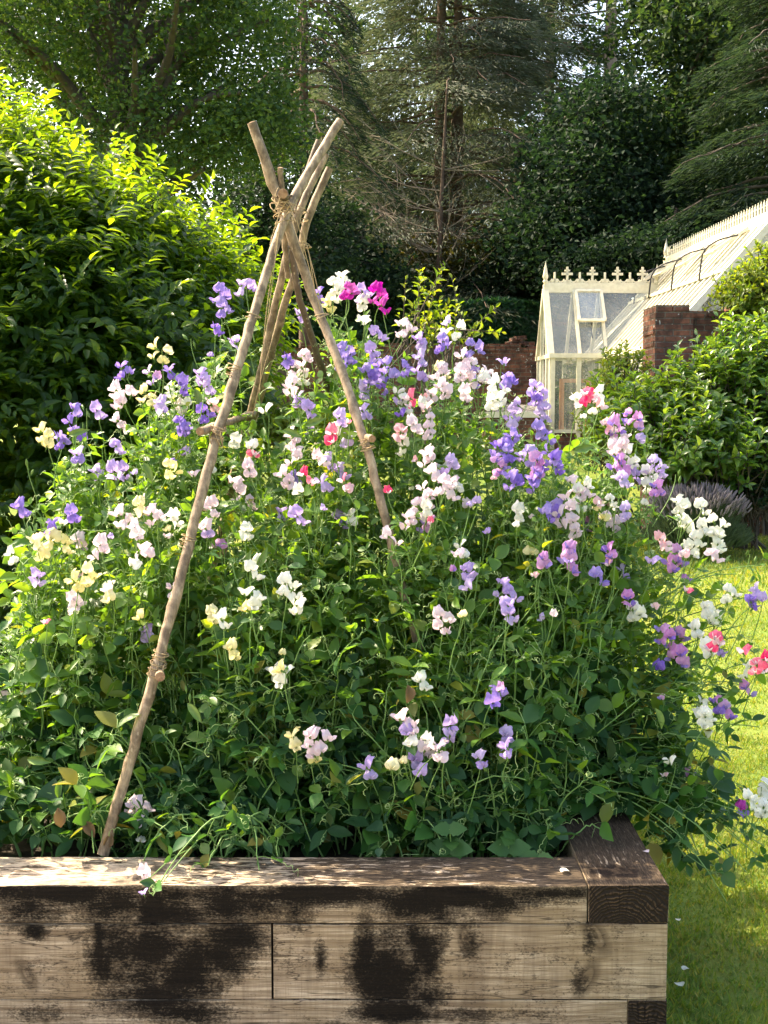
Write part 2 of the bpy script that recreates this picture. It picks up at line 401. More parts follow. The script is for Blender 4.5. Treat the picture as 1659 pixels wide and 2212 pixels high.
KN = [(X_(u), Z_(v), r / 866, t) for u, v, r, t in [(66, 2016, 24, .9), (45, 2112, 26, .5), (470, 2140, 9, 0), (1010, 2032, 26, .35), (1292, 2022, 30, .5), (1272, 2128, 28, -.5), (690, 2085, 10, .1), (80, 2210, 16, .3), (945, 2210, 14, 0)]]
WF, WF2, WT, WE = wood_face('sleeper_face_stained', BL, KN), wood_face('sleeper_face_side', []), wood_top(), wood_end()
bed = thing('raised_bed', 'long raised bed of weathered timber sleepers with black mould stains', 'raised bed', (BX, BY, 0))
def sleeper(cx, cy, cz, L, wd, h, rot=0, fm=None):
    bm = bmesh.new(); bmesh.ops.create_cube(bm, size=1)
    for v in bm.verts: v.co = (v.co.x * L, v.co.y * wd, v.co.z * h)
    ed = [e for e in bm.edges if abs(e.verts[0].co.x - e.verts[1].co.x) < .01 or True]
    bmesh.ops.bevel(bm, geom=ed, offset=.0035, segments=2, affect='EDGES', profile=.6)
    n = max(2, int(L / .12))
    for k in range(1, n):
        bmesh.ops.bisect_plane(bm, geom=bm.verts[:] + bm.edges[:] + bm.faces[:], plane_co=(-L / 2 + L * k / n, 0, 0), plane_no=(1, 0, 0))
    for v in bm.verts:
        v.co.y += R_.normal(0, .0005); v.co.z += R_.normal(0, .001)
    bm.normal_update()
    for f in bm.faces:
        f.material_index = 2 if abs(f.normal.x) > .8 else (1 if f.normal.z > .92 else 0)
    me = bpy.data.meshes.new('sleeper'); bm.to_mesh(me); bm.free()
    for m_ in (fm or WF, WT, WE): me.materials.append(m_)
    o = link('sleeper', me, bed, (cx - BX, cy - BY, cz)); o.rotation_euler = (0, 0, rot); return o
XL, YB = -2.3, 5.1
XJ = .515
g = .004
def span(x0, x1, cy, cz, wd, h): return sleeper((x0 + x1) / 2, cy, cz, x1 - x0 - g, wd, h)
def side(xc, y0, y1, cz, wd, h): return sleeper(xc, (y0 + y1) / 2, cz, y1 - y0 - g, wd, h, rad(90), WF2)
span(XL, XJ, BY + .1, .45, .2, .097)
side((XJ + BX) / 2, BY, YB, .45, BX - XJ - .003, .097)
span(XL, -.283, BY + .0515, .3, .1, .197); span(-.283, BX, BY + .0515, .3, .1, .197)
span(XL, .622, BY + .053, .1, .1, .197)
side(BX - .05, BY + .1, YB, .3, .1, .197); side(BX - .05, BY, YB, .1, .1, .197)
span(XL, XJ, YB - .1, .45, .2, .097); span(XL, BX - .1, YB - .05, .3, .1, .197); span(XL, BX - .1, YB - .05, .1, .1, .197)
side(XL + .1, BY + .2, YB - .2, .45, .2, .097); side(XL + .05, BY + .1, YB - .1, .3, .1, .197); side(XL + .05, BY + .1, YB - .1, .1, .1, .197)
sm = plain('bed_soil', (.022, .016, .011), .95, (.05, .036, .024), 22, .8)
sx, sy = np.meshgrid(np.linspace(XL + .12, BX - .11, 60), np.linspace(BY + .11, YB - .11, 44))
sz = .43 + R_.normal(0, .008, sx.shape)
k = np.arange(43)[:, None] * 60 + np.arange(59)[None]; k = k.ravel()
tag(mk('soil', [(np.stack([sx, sy, sz], -1).reshape(-1, 3), np.stack([k, k + 1, k + 61, k + 60], 1), 0)], sm, smooth=True), kind='structure')
# split lines in the second-course sleepers
def crack(name, pts, r):
    pass

# ------------------------------------------------------------------ hazel wigwam
def bark_mat(name, a, b_, c_, dots=True):
    m, nt, out = mat(name)
    p = coords(nt)
    f = noise(nt, mapping(nt, p, (1, 1, .35)), 55, 6, .65)
    f2 = noise(nt, p, 15, 5, .7)
    col = ramp(nt, f, [(.3, a), (.55, b_), (.75, c_)])
    col = mix(nt, ramp(nt, f2, [(.46, 0), (.62, .85)]), col, (.10, .066, .04))
    vo = nd(nt, 'ShaderNodeTexVoronoi', {'Scale': 60.0, 'Vector': mapping(nt, p, (1, 1, .5))})
    col = mix(nt, ramp(nt, vo.outputs['Distance'], [(.1, .8), (.2, 0)]), col, (.36, .28, .19))
    b = nd(nt, 'ShaderNodeBump', {'Strength': .5, 'Distance': .003, 'Height': f})
    pb = nd(nt, 'ShaderNodeBsdfPrincipled', {'Base Color': col, 'Roughness': .65, 'Specular IOR Level': .3, 'Normal': b.outputs[0]})
    nt.links.new(pb.outputs[0], out.inputs[0]); return m
HB = bark_mat('hazel_bark', (.10, .07, .045), (.31, .225, .145), (.48, .37, .25))
HD = bark_mat('hazel_bark_dark', (.06, .042, .028), (.13, .09, .06), (.2, .15, .1))
CUT = plain('hazel_cut_end', (.36, .22, .12), .8, (.18, .09, .045), 90, .4)
TW = plain('jute_twine', (.44, .33, .18), .9, (.30, .21, .11), 300, .5)
wig = thing('plant_support', 'wigwam of crooked hazel poles lashed with twine, standing in the raised bed', 'plant support', tuple(at(222, 1842, 3.28)))
wl = np.array(wig.location)
def pole(name, pts, r0, r1, m=None, sides=12, bumpy=.07, knots=True):
    P = np.array([at(*p) for p in pts]); n = max(18, int(np.linalg.norm(P[-1] - P[0]) / .035))
    P = resample(P, n)
    P[1:-1] += R_.normal(0, .0012, (n - 2, 3))
    rr = np.linspace(r0, r1, n) * (1 + R_.normal(0, bumpy * .4, n))
    if knots:
        for k in R_.integers(2, n - 2, max(2, n // 10)): rr[k] *= 1.13
    V, Fc = tubes(P, rr, sides)
    caps = []
    for e, sgn in ((0, -1), (n - 1, 1)):
        ring = V.reshape(n, sides, 3)[e]; ctr = ring.mean(0) + sgn * unit(P[-1] - P[-2]) * .002
        W = np.vstack([ring, ctr]); caps.append((W, np.array([[k, (k + 1) % sides, sides] for k in range(sides)]), 1))
    # twig stubs
    st = []
    for k in R_.integers(3, n - 3, 3):
        d = unit(rvec(1)[0] + .6 * unit(P[-1] - P[0])); st.append(tube([P[k], P[k] + d * (rr[k] + .012)], [.006, .004], 6))
    return mk(name, [(V, Fc, 0)] + caps + st, [m or HB, CUT], wig, True, None) 
def child_fix(o):  # parts are built in world space; keep them there under the moved parent
    o.matrix_parent_inverse = o.parent.matrix_basis.inverted()
    return o
PL = [
    ([(222, 1846, 3.20), (340, 1440, 3.28), (470, 935, 3.50), (560, 640, 3.68), (612, 478, 3.78), (642, 412, 3.82), (735, 262, 3.92)], .0150, .0140, HB),
    ([(1005, 1735, 3.62), (945, 1540, 3.60), (870, 1275, 3.60), (800, 990, 3.65), (735, 790, 3.76), (680, 650, 3.86), (628, 505, 3.82), (598, 420, 3.80), (544, 264, 3.76)], .0125, .0150, HB),
    ([(455, 1250, 4.5), (520, 960, 4.3), (565, 800, 4.15), (595, 655, 4.02), (622, 545, 3.95), (645, 455, 3.93), (704, 334, 3.98)], .0135, .0115, HB),
    ([(480, 1200, 4.7), (522, 1000, 4.5), (562, 850, 4.36), (614, 660, 4.15), (648, 560, 4.05), (660, 478, 4.0), (712, 364, 4.02)], .0135, .0125, HB),
    ([(835, 1215, 4.6), (790, 1100, 4.55), (735, 920, 4.4), (690, 780, 4.2), (645, 640, 4.0), (626, 520, 3.94), (655, 392, 3.97), (688, 304, 4.0)], .0135, .0095, HD),
    ([(622, 600, 3.90), (614, 500, 3.84), (606, 362, 3.78)], .010, .0085, HB),
    ([(622, 445, 3.95), (611, 418, 3.72)], .014, .0145, HD),
]
for pts, r0, r1, m_ in PL: child_fix(pole('pole', pts, r0, r1, m_))
for pts, r in [([(432, 932, 3.40), (490, 912, 3.80), (548, 893, 4.25)], .0115), ([(804, 948, 3.52), (772, 935, 4.0), (740, 925, 4.35)], .0105),
               ([(346, 1462, 3.20), (338, 1430, 3.65), (334, 1400, 4.2)], .0125)]:
    child_fix(pole('rung', pts, r, r * .95, HB, 10))
def wraps(center, axis, R0, turns, spread=.012, r=.0016):
    n = int(turns * 14); th = np.linspace(0, turns * 2 * math.pi, n)
    axis = unit(axis); s = unit(np.cross(axis, [.2, 1, .1])); t = np.cross(axis, s)
    rr = R0 * (1 + .12 * np.sin(th * .31 + 1) + R_.normal(0, .03, n))
    P = np.asarray(center) + rr[:, None] * (np.cos(th)[:, None] * s + np.sin(th)[:, None] * t) + (np.sin(th * .23) * spread)[:, None] * axis
    return tube(P, r, 5)
tp, lash = [], []
A = at(612, 455, 3.80)
for q, Rr, tn in [((612, 440, 3.8), .034, 4), ((614, 468, 3.8), .030, 4), ((650, 470, 3.96), .024, 3), ((655, 540, 4.02), .022, 2)]:
    lash.append(wraps(at(*q), at(q[0], q[1] - 50, q[2]) - at(*q) + R_.normal(0, .02, 3), Rr, tn, .02))
for q, dv in [((470, 935, 3.5), (13, -50)), ((468, 950, 3.5), (40, -8)), ((338, 1447, 3.28), (13, -50)), ((340, 1447, 3.28), (40, 10)), ((792, 960, 3.61), (-13, -50)), ((505, 800, 3.58), (13, -50)), ((405, 1170, 3.40), (13, -50)), ((546, 690, 3.66), (13, -50)), ((697, 690, 3.81), (-13, -50)), ((345, 1420, 3.29), (13, -50))]:
    p = at(*q); lash.append(wraps(p, at(q[0] + dv[0], q[1] + dv[1], q[2]) - p, .0205, 4 if q[1] != 690 else 2, .016))
for a0, a1, sag in [((640, 470, 3.75), (700, 700, 3.84), .01), ((648, 470, 3.78), (682, 640, 3.8), .006), ((655, 500, 3.9), (705, 730, 3.85), .012), ((605, 480, 3.72), (575, 720, 3.72), .01), ((600, 500, 3.72), (560, 850, 3.8), .02), ((598, 700, 3.9), (545, 900, 4.0), .012), ((630, 470, 3.74), (660, 560, 3.74), .01), ((585, 440, 3.74), (660, 452, 3.74), .012), ((608, 448, 3.72), (585, 520, 3.74), .01)]:
    P = resample([at(*a0), (at(*a0) + at(*a1)) / 2 + np.array([R_.normal(0, .006), -sag, R_.normal(0, .006)]), at(*a1)], 14); tp.append(tube(P, .0014, 5))
for k in range(9):
    th = R_.uniform(0, 6.28); d = np.array([math.cos(th) * .035, -.035, R_.uniform(-.05, .03)]); s = A + np.array([R_.normal(0, .012), -.03, R_.normal(0, .03)])
    tp.append(tube(resample([s, s + d * .7 + [0, -.01, .012], s + d * 1.2 + [0, 0, -.03]], 8), .0014, 5))
for x_ in lash: child_fix(mk('lashing', [x_], TW, wig, True))
for x_ in tp: child_fix(mk('twine', [x_], TW, wig, True))

# ------------------------------------------------------------------ sweet peas
PETAL = {
    'W': ((.86, .84, .76), (.80, .78, .66)), 'C': ((.82, .75, .42), (.78, .68, .30)), 'P': ((.76, .58, .66), (.82, .72, .71)),
    'L': ((.48, .35, .68), (.60, .48, .76)), 'V': ((.27, .18, .58), (.38, .27, .66)), 'M': ((.62, .26, .56), (.70, .40, .66)),
    'K': ((.80, .08, .20), (.84, .24, .30)), 'N': ((.84, .42, .46), (.86, .60, .60)), 'G': ((.48, .03, .34), (.62, .08, .46)),
}
PM = {k: petalmat('petal_' + n, *PETAL[k]) for k, n in zip('WCPLVMKNG', 'white cream blush lavender violet mauve hotpink pink magenta'.split())}
WING = {'W': 'W', 'C': 'C', 'P': 'P', 'L': 'L', 'V': 'V', 'M': 'V', 'K': 'P', 'N': 'P', 'G': 'G'}
CAL = leafmat('pea_calyx', [(.10, .19, .04), (.14, .24, .06)], .25)
def grid(fn, nu, nv):
    V = np.array([fn(-1 + 2 * a / (nu - 1), b / (nv - 1)) for b in range(nv) for a in range(nu)])
    k = (np.arange(nv - 1)[:, None] * nu + np.arange(nu - 1)[None]).ravel()
    return V, np.stack([k, k + 1, k + nu + 1, k + nu], 1)
def flower_mesh(code, var):
    rs = np.random.default_rng(100 + var)
    ph, op, wv = rs.uniform(0, 6), rs.uniform(.7, 1.25), rs.uniform(.0025, .005)
    def std(s, t):
        wd = .0235 * (math.sin(min(1, t * 1.02 + .1) ** .75 * math.pi * .74 + .25)) * 1.05
        x = s * wd; z = .002 + .037 * t - .006 * (1 - abs(s)) ** 2 * t ** 4 - .006 * abs(s) ** 3 * t
        y = .006 + .010 * op * s * s * t + .010 * (t ** 2) * op - .004 * math.sin(t * 3.1) + wv * math.sin(6.5 * s + ph) * t ** 1.5
        return (x, y, z)
    def wing(sg):
        def f(s, t):
            wd = .0105 * math.sin(min(1, t + .14) * 2.6)
            a = .55 * op
            x = sg * (.003 + .017 * t * a + wd * s * .55); z = .006 + wd * s * .9 + .009 * t
            y = -.002 - .019 * t + .004 * s * s + .002 * math.sin(4 * s + ph)
            return (x, y, z)
        return f
    def keel(s, t): return (s * .0035 * math.sin(t * 3.0 + .1), -.001 - .015 * t, .004 + .006 * abs(s) - .002 * math.sin(t * 3) + .005 * t)
    parts = [(*grid(std, 9, 7), 0), (*grid(wing(1), 5, 5), 1), (*grid(wing(-1), 5, 5), 1), (*grid(keel, 3, 5), 1)]
    # calyx and pedicel
    parts.append(tube(resample([(0, .001, .006), (0, .006, .002), (0, .012, -.004), (0, .013, -.014)], 6), [.0042, .0044, .0036, .002, .001, .0009], 6, 2))
    o = mk('flower', parts, [PM[code], PM[WING[code]], CAL], None, True)
    me = o.data; bpy.data.objects.remove(o); return me
def bud_mesh():
    P = resample([(0, 0, -.012), (0, 0, 0), (0, -.004, .012), (0, -.006, .022)], 8)
    o = mk('flower', [tube(P, [.0008, .0012, .003, .005, .0055, .0045, .003, .0005], 6, 0)], [CAL], None, True); me = o.data; bpy.data.objects.remove(o); return me
FM = {(c, v): flower_mesh(c, v) for c in PETAL for v in range(4)}
BUD = bud_mesh()

def S(txt, sx, ox, oy):
    out = []
    for w_ in txt.split():
        x, y, cn = w_.split(','); out.append((float(x) * sx + ox, float(y) * sx + oy, cn[:-1], int(cn[-1])))
    return out
SPR = S('700,115,C4 545,190,V3 680,215,LM3 770,260,V3 885,220,L3 905,265,L2 910,125,L1 540,305,P5 650,305,C4 330,360,V2 425,370,L2 375,355,B2 320,420,V2 205,475,C4 270,490,V3 340,560,LV2 770,430,V4 880,380,V3 700,340,L2 720,620,C3 745,585,V1 590,635,L1 500,520,L2 95,790,V2 315,815,V2 240,860,V2 175,825,B2 160,935,C2 230,945,C5 545,830,P3 590,880,PN2 600,780,C2 680,820,P3 745,830,W2 740,880,C1 920,790,P2 900,880,PL2 440,960,P3 640,980,P3 575,1030,W1 65,990,W2 150,1090,L2 380,1075,C3 340,1110,C2 310,1190,P3 350,1240,P1 490,1155,PC2 205,1280,K1 625,1260,C1 650,1325,L2 920,1245,C2 965,1270,W2 1090,1170,W3 1080,1225,C1 1240,1130,W4 1290,1210,W2 1010,1400,C2 1230,1410,C1 1200,1500,W2 1235,1490,C1 1285,490,P3 1290,560,P3 1090,530,WK2 1080,565,C1 1080,620,P2 1250,660,P3 1330,650,K2 1440,470,K2 1470,400,L2 1510,415,K1 1470,440,W2 1510,490,L2 1380,570,P2 1420,590,L2 1400,680,L2 1470,630,L2 1500,680,KN2 1290,825,L2 1380,790,L1 1060,890,W2 1080,1060,W2 1130,1020,W1 1020,680,P2 1240,140,V2 1270,190,P3 1320,140,P3 1270,260,P3 1300,320,L2 1330,365,L2 1500,120,VP4 1480,150,V3 1600,210,V3 1620,120,L3 1640,180,V2 1570,280,L3 1580,370,L2 1630,30,L2 760,1140,P2 820,1000,B1 470,700,B2 120,600,B2', .5, 0, 713)
SPR += S('955,1290,V3 965,1355,V3 1065,1260,LP3 930,1435,V2 1020,1500,L2 1380,1290,V2 1440,1270,W4 1500,1225,W3 1500,1275,G3 1440,1330,C3 1575,1285,L3 1570,1330,W2 1640,1290,G3 1655,1340,GL2 1300,1380,L2 1575,1400,W1 825,1480,B2', .5, 0, 0)
SPR += S('90,10,PL3 165,70,L3 250,75,V3 310,10,LW4 370,95,V3 40,190,V5 20,230,V3 165,145,L2 160,205,L2 380,155,PL4 245,195,P3 400,215,P5 330,210,P2 430,215,W2 505,160,L1 540,235,V3 495,255,W2 460,310,W5 500,320,W2 270,275,P3 210,300,P2 90,300,WL3 130,320,K2 105,345,W2 165,345,W1 20,290,V1 90,385,V1 200,365,P2 345,295,P2 110,215,V1 620,290,LV5 695,305,L3 690,360,L4 560,380,L2 550,410,L2 660,465,V4 530,490,V3 515,540,V4 70,460,N2 130,430,P2 200,450,P3 210,570,P3 285,600,L3 215,640,P2 250,700,P4 310,690,PW3 200,720,P3 150,790,P4 120,840,P3 185,790,W2 205,845,K1 15,715,K1 370,770,L1 405,760,L1 455,890,L1 490,600,MN3 475,655,N1 565,670,V3 630,560,L4 655,590,M3 660,640,M3 670,680,V3 740,560,V3 740,610,V2 880,310,K3 935,290,W2 835,320,W2 905,340,NW3 865,390,W1 965,430,NP2 995,430,M2 970,475,M2 1080,400,M4 1020,470,P3 1095,490,L1 1040,530,P4 1085,550,W4 1000,530,P2 1035,595,M4 1010,625,L2 1075,640,L4 1030,665,L2 1170,600,L3 1190,640,L3 1135,650,W3 1140,690,WV2 1190,700,M2 1165,730,MV1 1120,765,W1 840,690,PW4 860,730,P2 800,755,P2 830,770,W2 905,770,N1 975,750,W2 950,800,C2 740,790,V2 700,815,V2 570,810,WP2 575,860,W1 800,840,P4 830,880,P2 755,845,P1 1050,800,L2 1290,770,W3 1370,785,W2 1285,850,W4 1430,860,W4 1380,870,W2 1400,920,W5 1350,920,W2 1325,960,W2 1415,985,PM2 1180,930,N3 1250,990,M4 1240,1030,MV2 1300,990,N1 1175,1020,L1 690,1010,M2 800,970,M3 800,1030,MV2 1000,985,M3 995,1030,N1 660,1075,N1 920,1085,V2 360,1060,L2 385,1105,L2 35,915,P2 325,990,P1 480,1160,L1 545,1155,L2 530,1210,L2 545,1245,L2 520,1110,L1 695,1265,L1 730,1245,P1 255,1270,P4 345,1250,C1 1055,1180,M2 1085,1230,W3 1180,1210,N1 1290,1100,M1 1320,1140,K1 1400,1230,W4 1430,1260,W2 1350,1310,W2 1485,1150,W3 1225,1330,M3 1270,1330,M2 1270,1410,M4 1190,1475,V1 1430,1360,KN3 1450,1390,L2 1400,1390,W2 1615,1440,K5 1600,1480,W3 1580,1190,V2 1620,1150,L2 1635,1180,L1 830,560,B2 1260,640,B2 860,760,B2 1580,985,B2', .5, 829.5, 713)
SPR += S('465,160,MV3 165,110,W2 100,285,PL3 150,350,PW4 190,400,P2 135,450,L2 240,380,W1 250,415,P2 275,305,L2 265,385,L1 300,365,L1 165,510,L1 530,350,L3 540,405,L2 420,440,L2 450,480,B1 90,455,C1 35,480,C1 1350,215,W3 1385,260,W3 1410,340,W1 1465,215,MV4 1565,140,M2 1210,180,M1 1300,485,MV2 1260,460,W1 1225,510,N1 1565,620,W3 1630,570,W4 1630,650,W3 1540,660,GV2 1320,640,L1', .5, 829.5, 1426)
SPR += S('605,660,P4 610,790,W1 615,950,P2 645,1020,L1 1210,85,W2 1250,70,W1 1375,365,PW5 1280,360,C2 1345,450,C1 1600,490,L2 835,150,B2', .5, 0, 1426)

def yfront(u, v):
    y = np.interp(v, [560, 700, 850, 1000, 1200, 1500, 1840, 1852, 1900, 1915, 1960], [4.2, 4.05, 3.86, 3.64, 3.44, 3.28, 3.19, 3.14, 2.99, 2.945, 2.92])
    return y + .32 * np.clip((u - 1180) / 300, 0, 1) + .15 * np.clip((220 - u) / 220, 0, 1) * (v < 1800)
PLANTS = [  # u, v, base depth offset, label
    (110, 950, .3, 'sweet pea with cream and violet flowers at the far left, against the dark shrub'),
    (90, 1240, .15, 'sweet pea with mostly cream flowers low at the left edge of the bed'),
    (330, 830, .3, 'tall sweet pea with cream, violet and blush flowers left of the front pole'),
    (300, 1150, .15, 'sweet pea with blush and cream flowers just left of the leaning front pole'),
    (490, 680, .35, 'tallest violet sweet pea rising alone behind the left pole below the apex'),
    (600, 1290, .12, 'sweet pea with small white and cream flowers between the feet of the poles'),
    (635, 850, .3, 'sweet pea with pale blush and lavender flowers seen between the poles'),
    (690, 1020, .2, 'sweet pea with coral pink and blush flowers around the right pole rung'),
    (760, 640, .2, 'tall sweet pea with white and magenta flowers topping the mass behind the poles'),
    (800, 810, .25, 'sweet pea with dense violet flowers just right of the right pole'),
    (1010, 790, .25, 'sweet pea with blush, white and lavender flowers high in front of the brick wall'),
    (905, 890, .25, 'sweet pea with blush flowers and one coral pink head, right of the right pole'),
    (1130, 890, .25, 'sweet pea with violet flower spikes in front of the greenhouse porch'),
    (940, 1060, .15, 'sweet pea with large blush flowers at the middle of the mass'),
    (1130, 1020, .2, 'sweet pea with mauve and violet flowers right of centre above the lawn edge'),
    (1280, 880, .3, 'tall sweet pea crowned by a hot pink and white head before the greenhouse'),
    (1370, 990, .2, 'sweet pea with mauve, white and lavender flowers in front of the laurel'),
    (1240, 1110, .15, 'sweet pea with blush white flowers in front of the sunlit lawn'),
    (1520, 1150, .2, 'sweet pea with large pure white flowers leaning out before the lavender bush'),
    (1200, 1240, .12, 'sweet pea with mauve pink flowers low over the right half of the bed'),
    (1010, 1330, .1, 'sweet pea with small lavender flowers in the shaded green of the middle'),
    (1490, 1390, .2, 'sweet pea with mauve and white flowers sprawling out over the lawn'),
    (940, 1620, .08, 'sweet pea with blush and lavender flowers low at the front of the bed'),
    (1610, 1740, .1, 'sweet pea with white flowers trailing lowest over the bed corner at the right'),
    (320, 1780, .05, 'sweet pea with pale pink flowers trailing over the front sleeper'),
]
PC = np.array([(p[0], p[1]) for p in PLANTS], float)
def nearest(u, v): return int(np.argmin(((PC[:, 0] - u) / 1.0) ** 2 + ((PC[:, 1] - v) / 1.1) ** 2))
PEA = leafmat('pea_leaf', [(.045, .120, .026), (.065, .160, .030), (.090, .20, .034), (.055, .14, .055), (.05, .13, .03), (.075, .17, .034), (.06, .15, .045), (.09, .19, .034), (.07, .16, .03), (.11, .22, .036), (.09, .19, .034), (.20, .24, .04)], .50, (3.1, 2.4, .6), .42, .4)
PEA_SHADE = leafmat('pea_leaf_shaded', [(.026, .092, .022), (.036, .118, .026), (.052, .15, .030), (.030, .10, .034), (.025, .075, .03), (.036, .10, .034), (.024, .07, .036), (.04, .11, .03), (.03, .085, .028), (.040, .115, .035), (.055, .15, .032), (.035, .095, .03), (.028, .085, .035), (.03, .09, .03), (.24, .21, .05)], .38, (2.6, 2.2, .5), .5, .22)  # shade of the low foliage painted into the colour, plus an odd yellowed leaf
STEM = plain('pea_stem', (.10, .20, .045), .5, (.18, .30, .08), 30)
TEND = plain('pea_tendril', (.20, .32, .09), .5, (.33, .43, .16), 30)
roots, base = [], []
for (u, v, dy, lab) in PLANTS:
    Y = float(yfront(u, v)) + dy
    X = float(np.clip((u - 829.5) / F_ * Y * .92, -1.6, .56)); Y = float(np.clip(Y, 3.42, 4.75))
    base.append(np.array([X, Y, .43])); roots.append(thing('sweet_pea_plant', lab, 'sweet pea', (X, Y, .43), 'sweet peas climbing the wigwam'))
base = np.array(base)
acc = [dict(vine=[], leaf=[], stalk=[], tend=[]) for _ in PLANTS]
N_V = 16
def vine_path(b, t):
    out = unit(np.r_[(t - b)[:2], 0] + 1e-6)
    h = t[2] - b[2]; L = np.linalg.norm((t - b)[:2])
    c1 = b + np.r_[(t - b)[:2] * .12, max(.12, h * .45)] + R_.normal(0, .05, 3)
    c2 = b + np.r_[(t - b)[:2] * .62, max(.2, h * .85) + .10 * L] + R_.normal(0, .05, 3)
    s = np.linspace(0, 1, N_V)[:, None]
    P = (1 - s) ** 3 * b + 3 * (1 - s) ** 2 * s * c1 + 3 * (1 - s) * s * s * c2 + s ** 3 * t
    P[1:-1] += R_.normal(0, .0032, (N_V - 2, 3))
    return P
def add_vine(i, tgt, first=.3, big=1.0, dens=1.0, b=None):
    b = base[i] + np.r_[R_.normal(0, .09, 2), 0] if b is None else b
    b[0] = min(b[0], BX - .22); b[1] = max(b[1], BY + .23)
    P = vine_path(b, tgt); acc[i]['vine'].append(P)
    L = np.linalg.norm(np.diff(P, axis=0), axis=1).sum(); n = max(3, int(L / .062 * dens))
    for s in np.sort(R_.uniform(first, 1.0, n)):
        k = s * (N_V - 1); k0 = min(int(k), N_V - 2); p = P[k0] + (k - k0) * (P[k0 + 1] - P[k0])
        t = unit(P[k0 + 1] - P[k0]); d = unit(np.cross(t, rvec(1)[0])); d = unit(d + t * .35 + np.array([0, -.12, .12]))
        pet = R_.uniform(.018, .05); q = p + d * pet
        acc[i]['stalk'].append(np.array([p, (p + q) / 2 + [0, 0, .003], q]))
        sz = R_.uniform(.030, .058) * big * (1.0 - .35 * max(0, s - .8) / .2)
        up = unit(np.array([0, -.25, .8]) + R_.normal(0, .45, 3)); side = unit(np.cross(d, up))
        for sg in (-1, 1): acc[i]['leaf'].append((q, unit(d * .55 + sg * side * .75 + R_.normal(0, .15, 3)), up, sz))
        if R_.random() < .3:   # stipule
            acc[i]['leaf'].append((p, unit(t + R_.normal(0, .4, 3)), up, sz * .55))
        if R_.random() < .34: acc[i]['tend'].append((q, unit(d + np.array([0, 0, .25]) + R_.normal(0, .25, 3))))
    return P
def add_spray(i, u, v, codes, n, deep=0):
    Y = float(yfront(u, v)) + deep * R_.uniform(.4, 1.8) + R_.normal(0, .05 if v < 1840 else .004); Y -= .07 * (codes[0] == 'K'); T = at(u, v, Y); root = roots[i]
    if codes == 'B': codes_ = ['B'] * n
    else: codes_ = [codes[0] if (k == 0 or R_.random() < .6) else codes[-1] for k in range(n)]
    # vine that carries it, ending a hand below the flowers
    L = R_.uniform(.12, .20)
    ctr = np.array([base[i][0], base[i][1] + .1])
    lean = unit(np.array([ctr[0] - T[0], ctr[1] - T[1], 0])) * .35
    node = T + unit(np.array([lean[0], lean[1], -1.0]) + R_.normal(0, .16, 3)) * L
    if v > 1840 and u < 1300: node = T + np.array([.11, .06 + .10 * (v > 1900), .03 + .07 * (v > 1915)]); node[2] = max(node[2], .512)
    node[2] = max(node[2], .47 if node[0] < BX - .2 and node[1] > BY + .2 else .3)
    add_vine(i, node + np.r_[R_.normal(0, .02, 2), .05], .45, .95, .8)
    h = .0105 * n + .004
    top = T + np.array([0, 0, h * .5])
    P = resample([node, (node + T) / 2 + R_.normal(0, .008, 3), T - [0, 0, h * .5], top], 10)
    spr = mk('flower_spray', [tube(P - base[i], np.linspace(.0019, .0011, 10), 5)], STEM, root, True)
    yaw0 = math.atan2(0, 1) + R_.normal(0, .5)
    for k, c in enumerate(codes_):
        t = 1 - (k / max(1, n - 1)) if n > 1 else 1
        p = T + np.array([0, 0, (t - .5) * h]); ang = yaw0 + (k % 2 * 2 - 1) * R_.uniform(.2, .9) + R_.normal(0, .35)
        side = np.array([math.sin(ang), -math.cos(ang), 0])
        rr = (.015 + .0085 * max(0, n - 2)) * R_.uniform(.7, 1.3)
        me = BUD if c == 'B' else FM[(c, int(R_.integers(4)))]
        o = link('flower', me, spr, tuple(p + side * rr - base[i]))
        sc_ = R_.uniform(.74, 1.0) * (.62 if n == 1 and R_.random() < .5 else 1)
        o.scale = (sc_ * R_.uniform(.8, 1.1), sc_, sc_)
        o.rotation_euler = (R_.normal(.05, .3), R_.normal(0, .3), ang)
for (u, v, c, n) in SPR: add_spray(nearest(u, v), u, v, c, n)
DEEP = True
# leafy fill through the volume of the mass
POLY = np.array([(0, 1230), (40, 1130), (100, 1030), (130, 930), (240, 880), (330, 810), (430, 810), (480, 830), (560, 900), (600, 830), (690, 720), (740, 700), (840, 730), (900, 760), (980, 760), (1040, 820), (1100, 860), (1190, 940), (1250, 960), (1320, 980), (1400, 1040), (1430, 1100), (1370, 1210), (1400, 1260), (1410, 1330), (1390, 1480), (1360, 1600), (1330, 1680), (1290, 1700), (1230, 1825), (0, 1835)], float)
def inside(u, v):
    c = False; x, y = POLY[:, 0], POLY[:, 1]; j = len(x) - 1
    for i in range(len(x)):
        if (y[i] > v) != (y[j] > v) and u < (x[j] - x[i]) * (v - y[i]) / (y[j] - y[i]) + x[i]: c = not c
        j = i
    return c
cnt = 0
while cnt < 60:      # smaller blooms half hidden deeper in the mass
    u = R_.uniform(120, 1380); v = R_.uniform(800, 1260)
    if not inside(u, v): continue
    add_spray(nearest(u, v), u, v, str(R_.choice(['W', 'P', 'L', 'C', 'P', 'L', 'V', 'M', 'W', 'N'])), int(R_.integers(1, 3)), .16); cnt += 1
cnt = 0
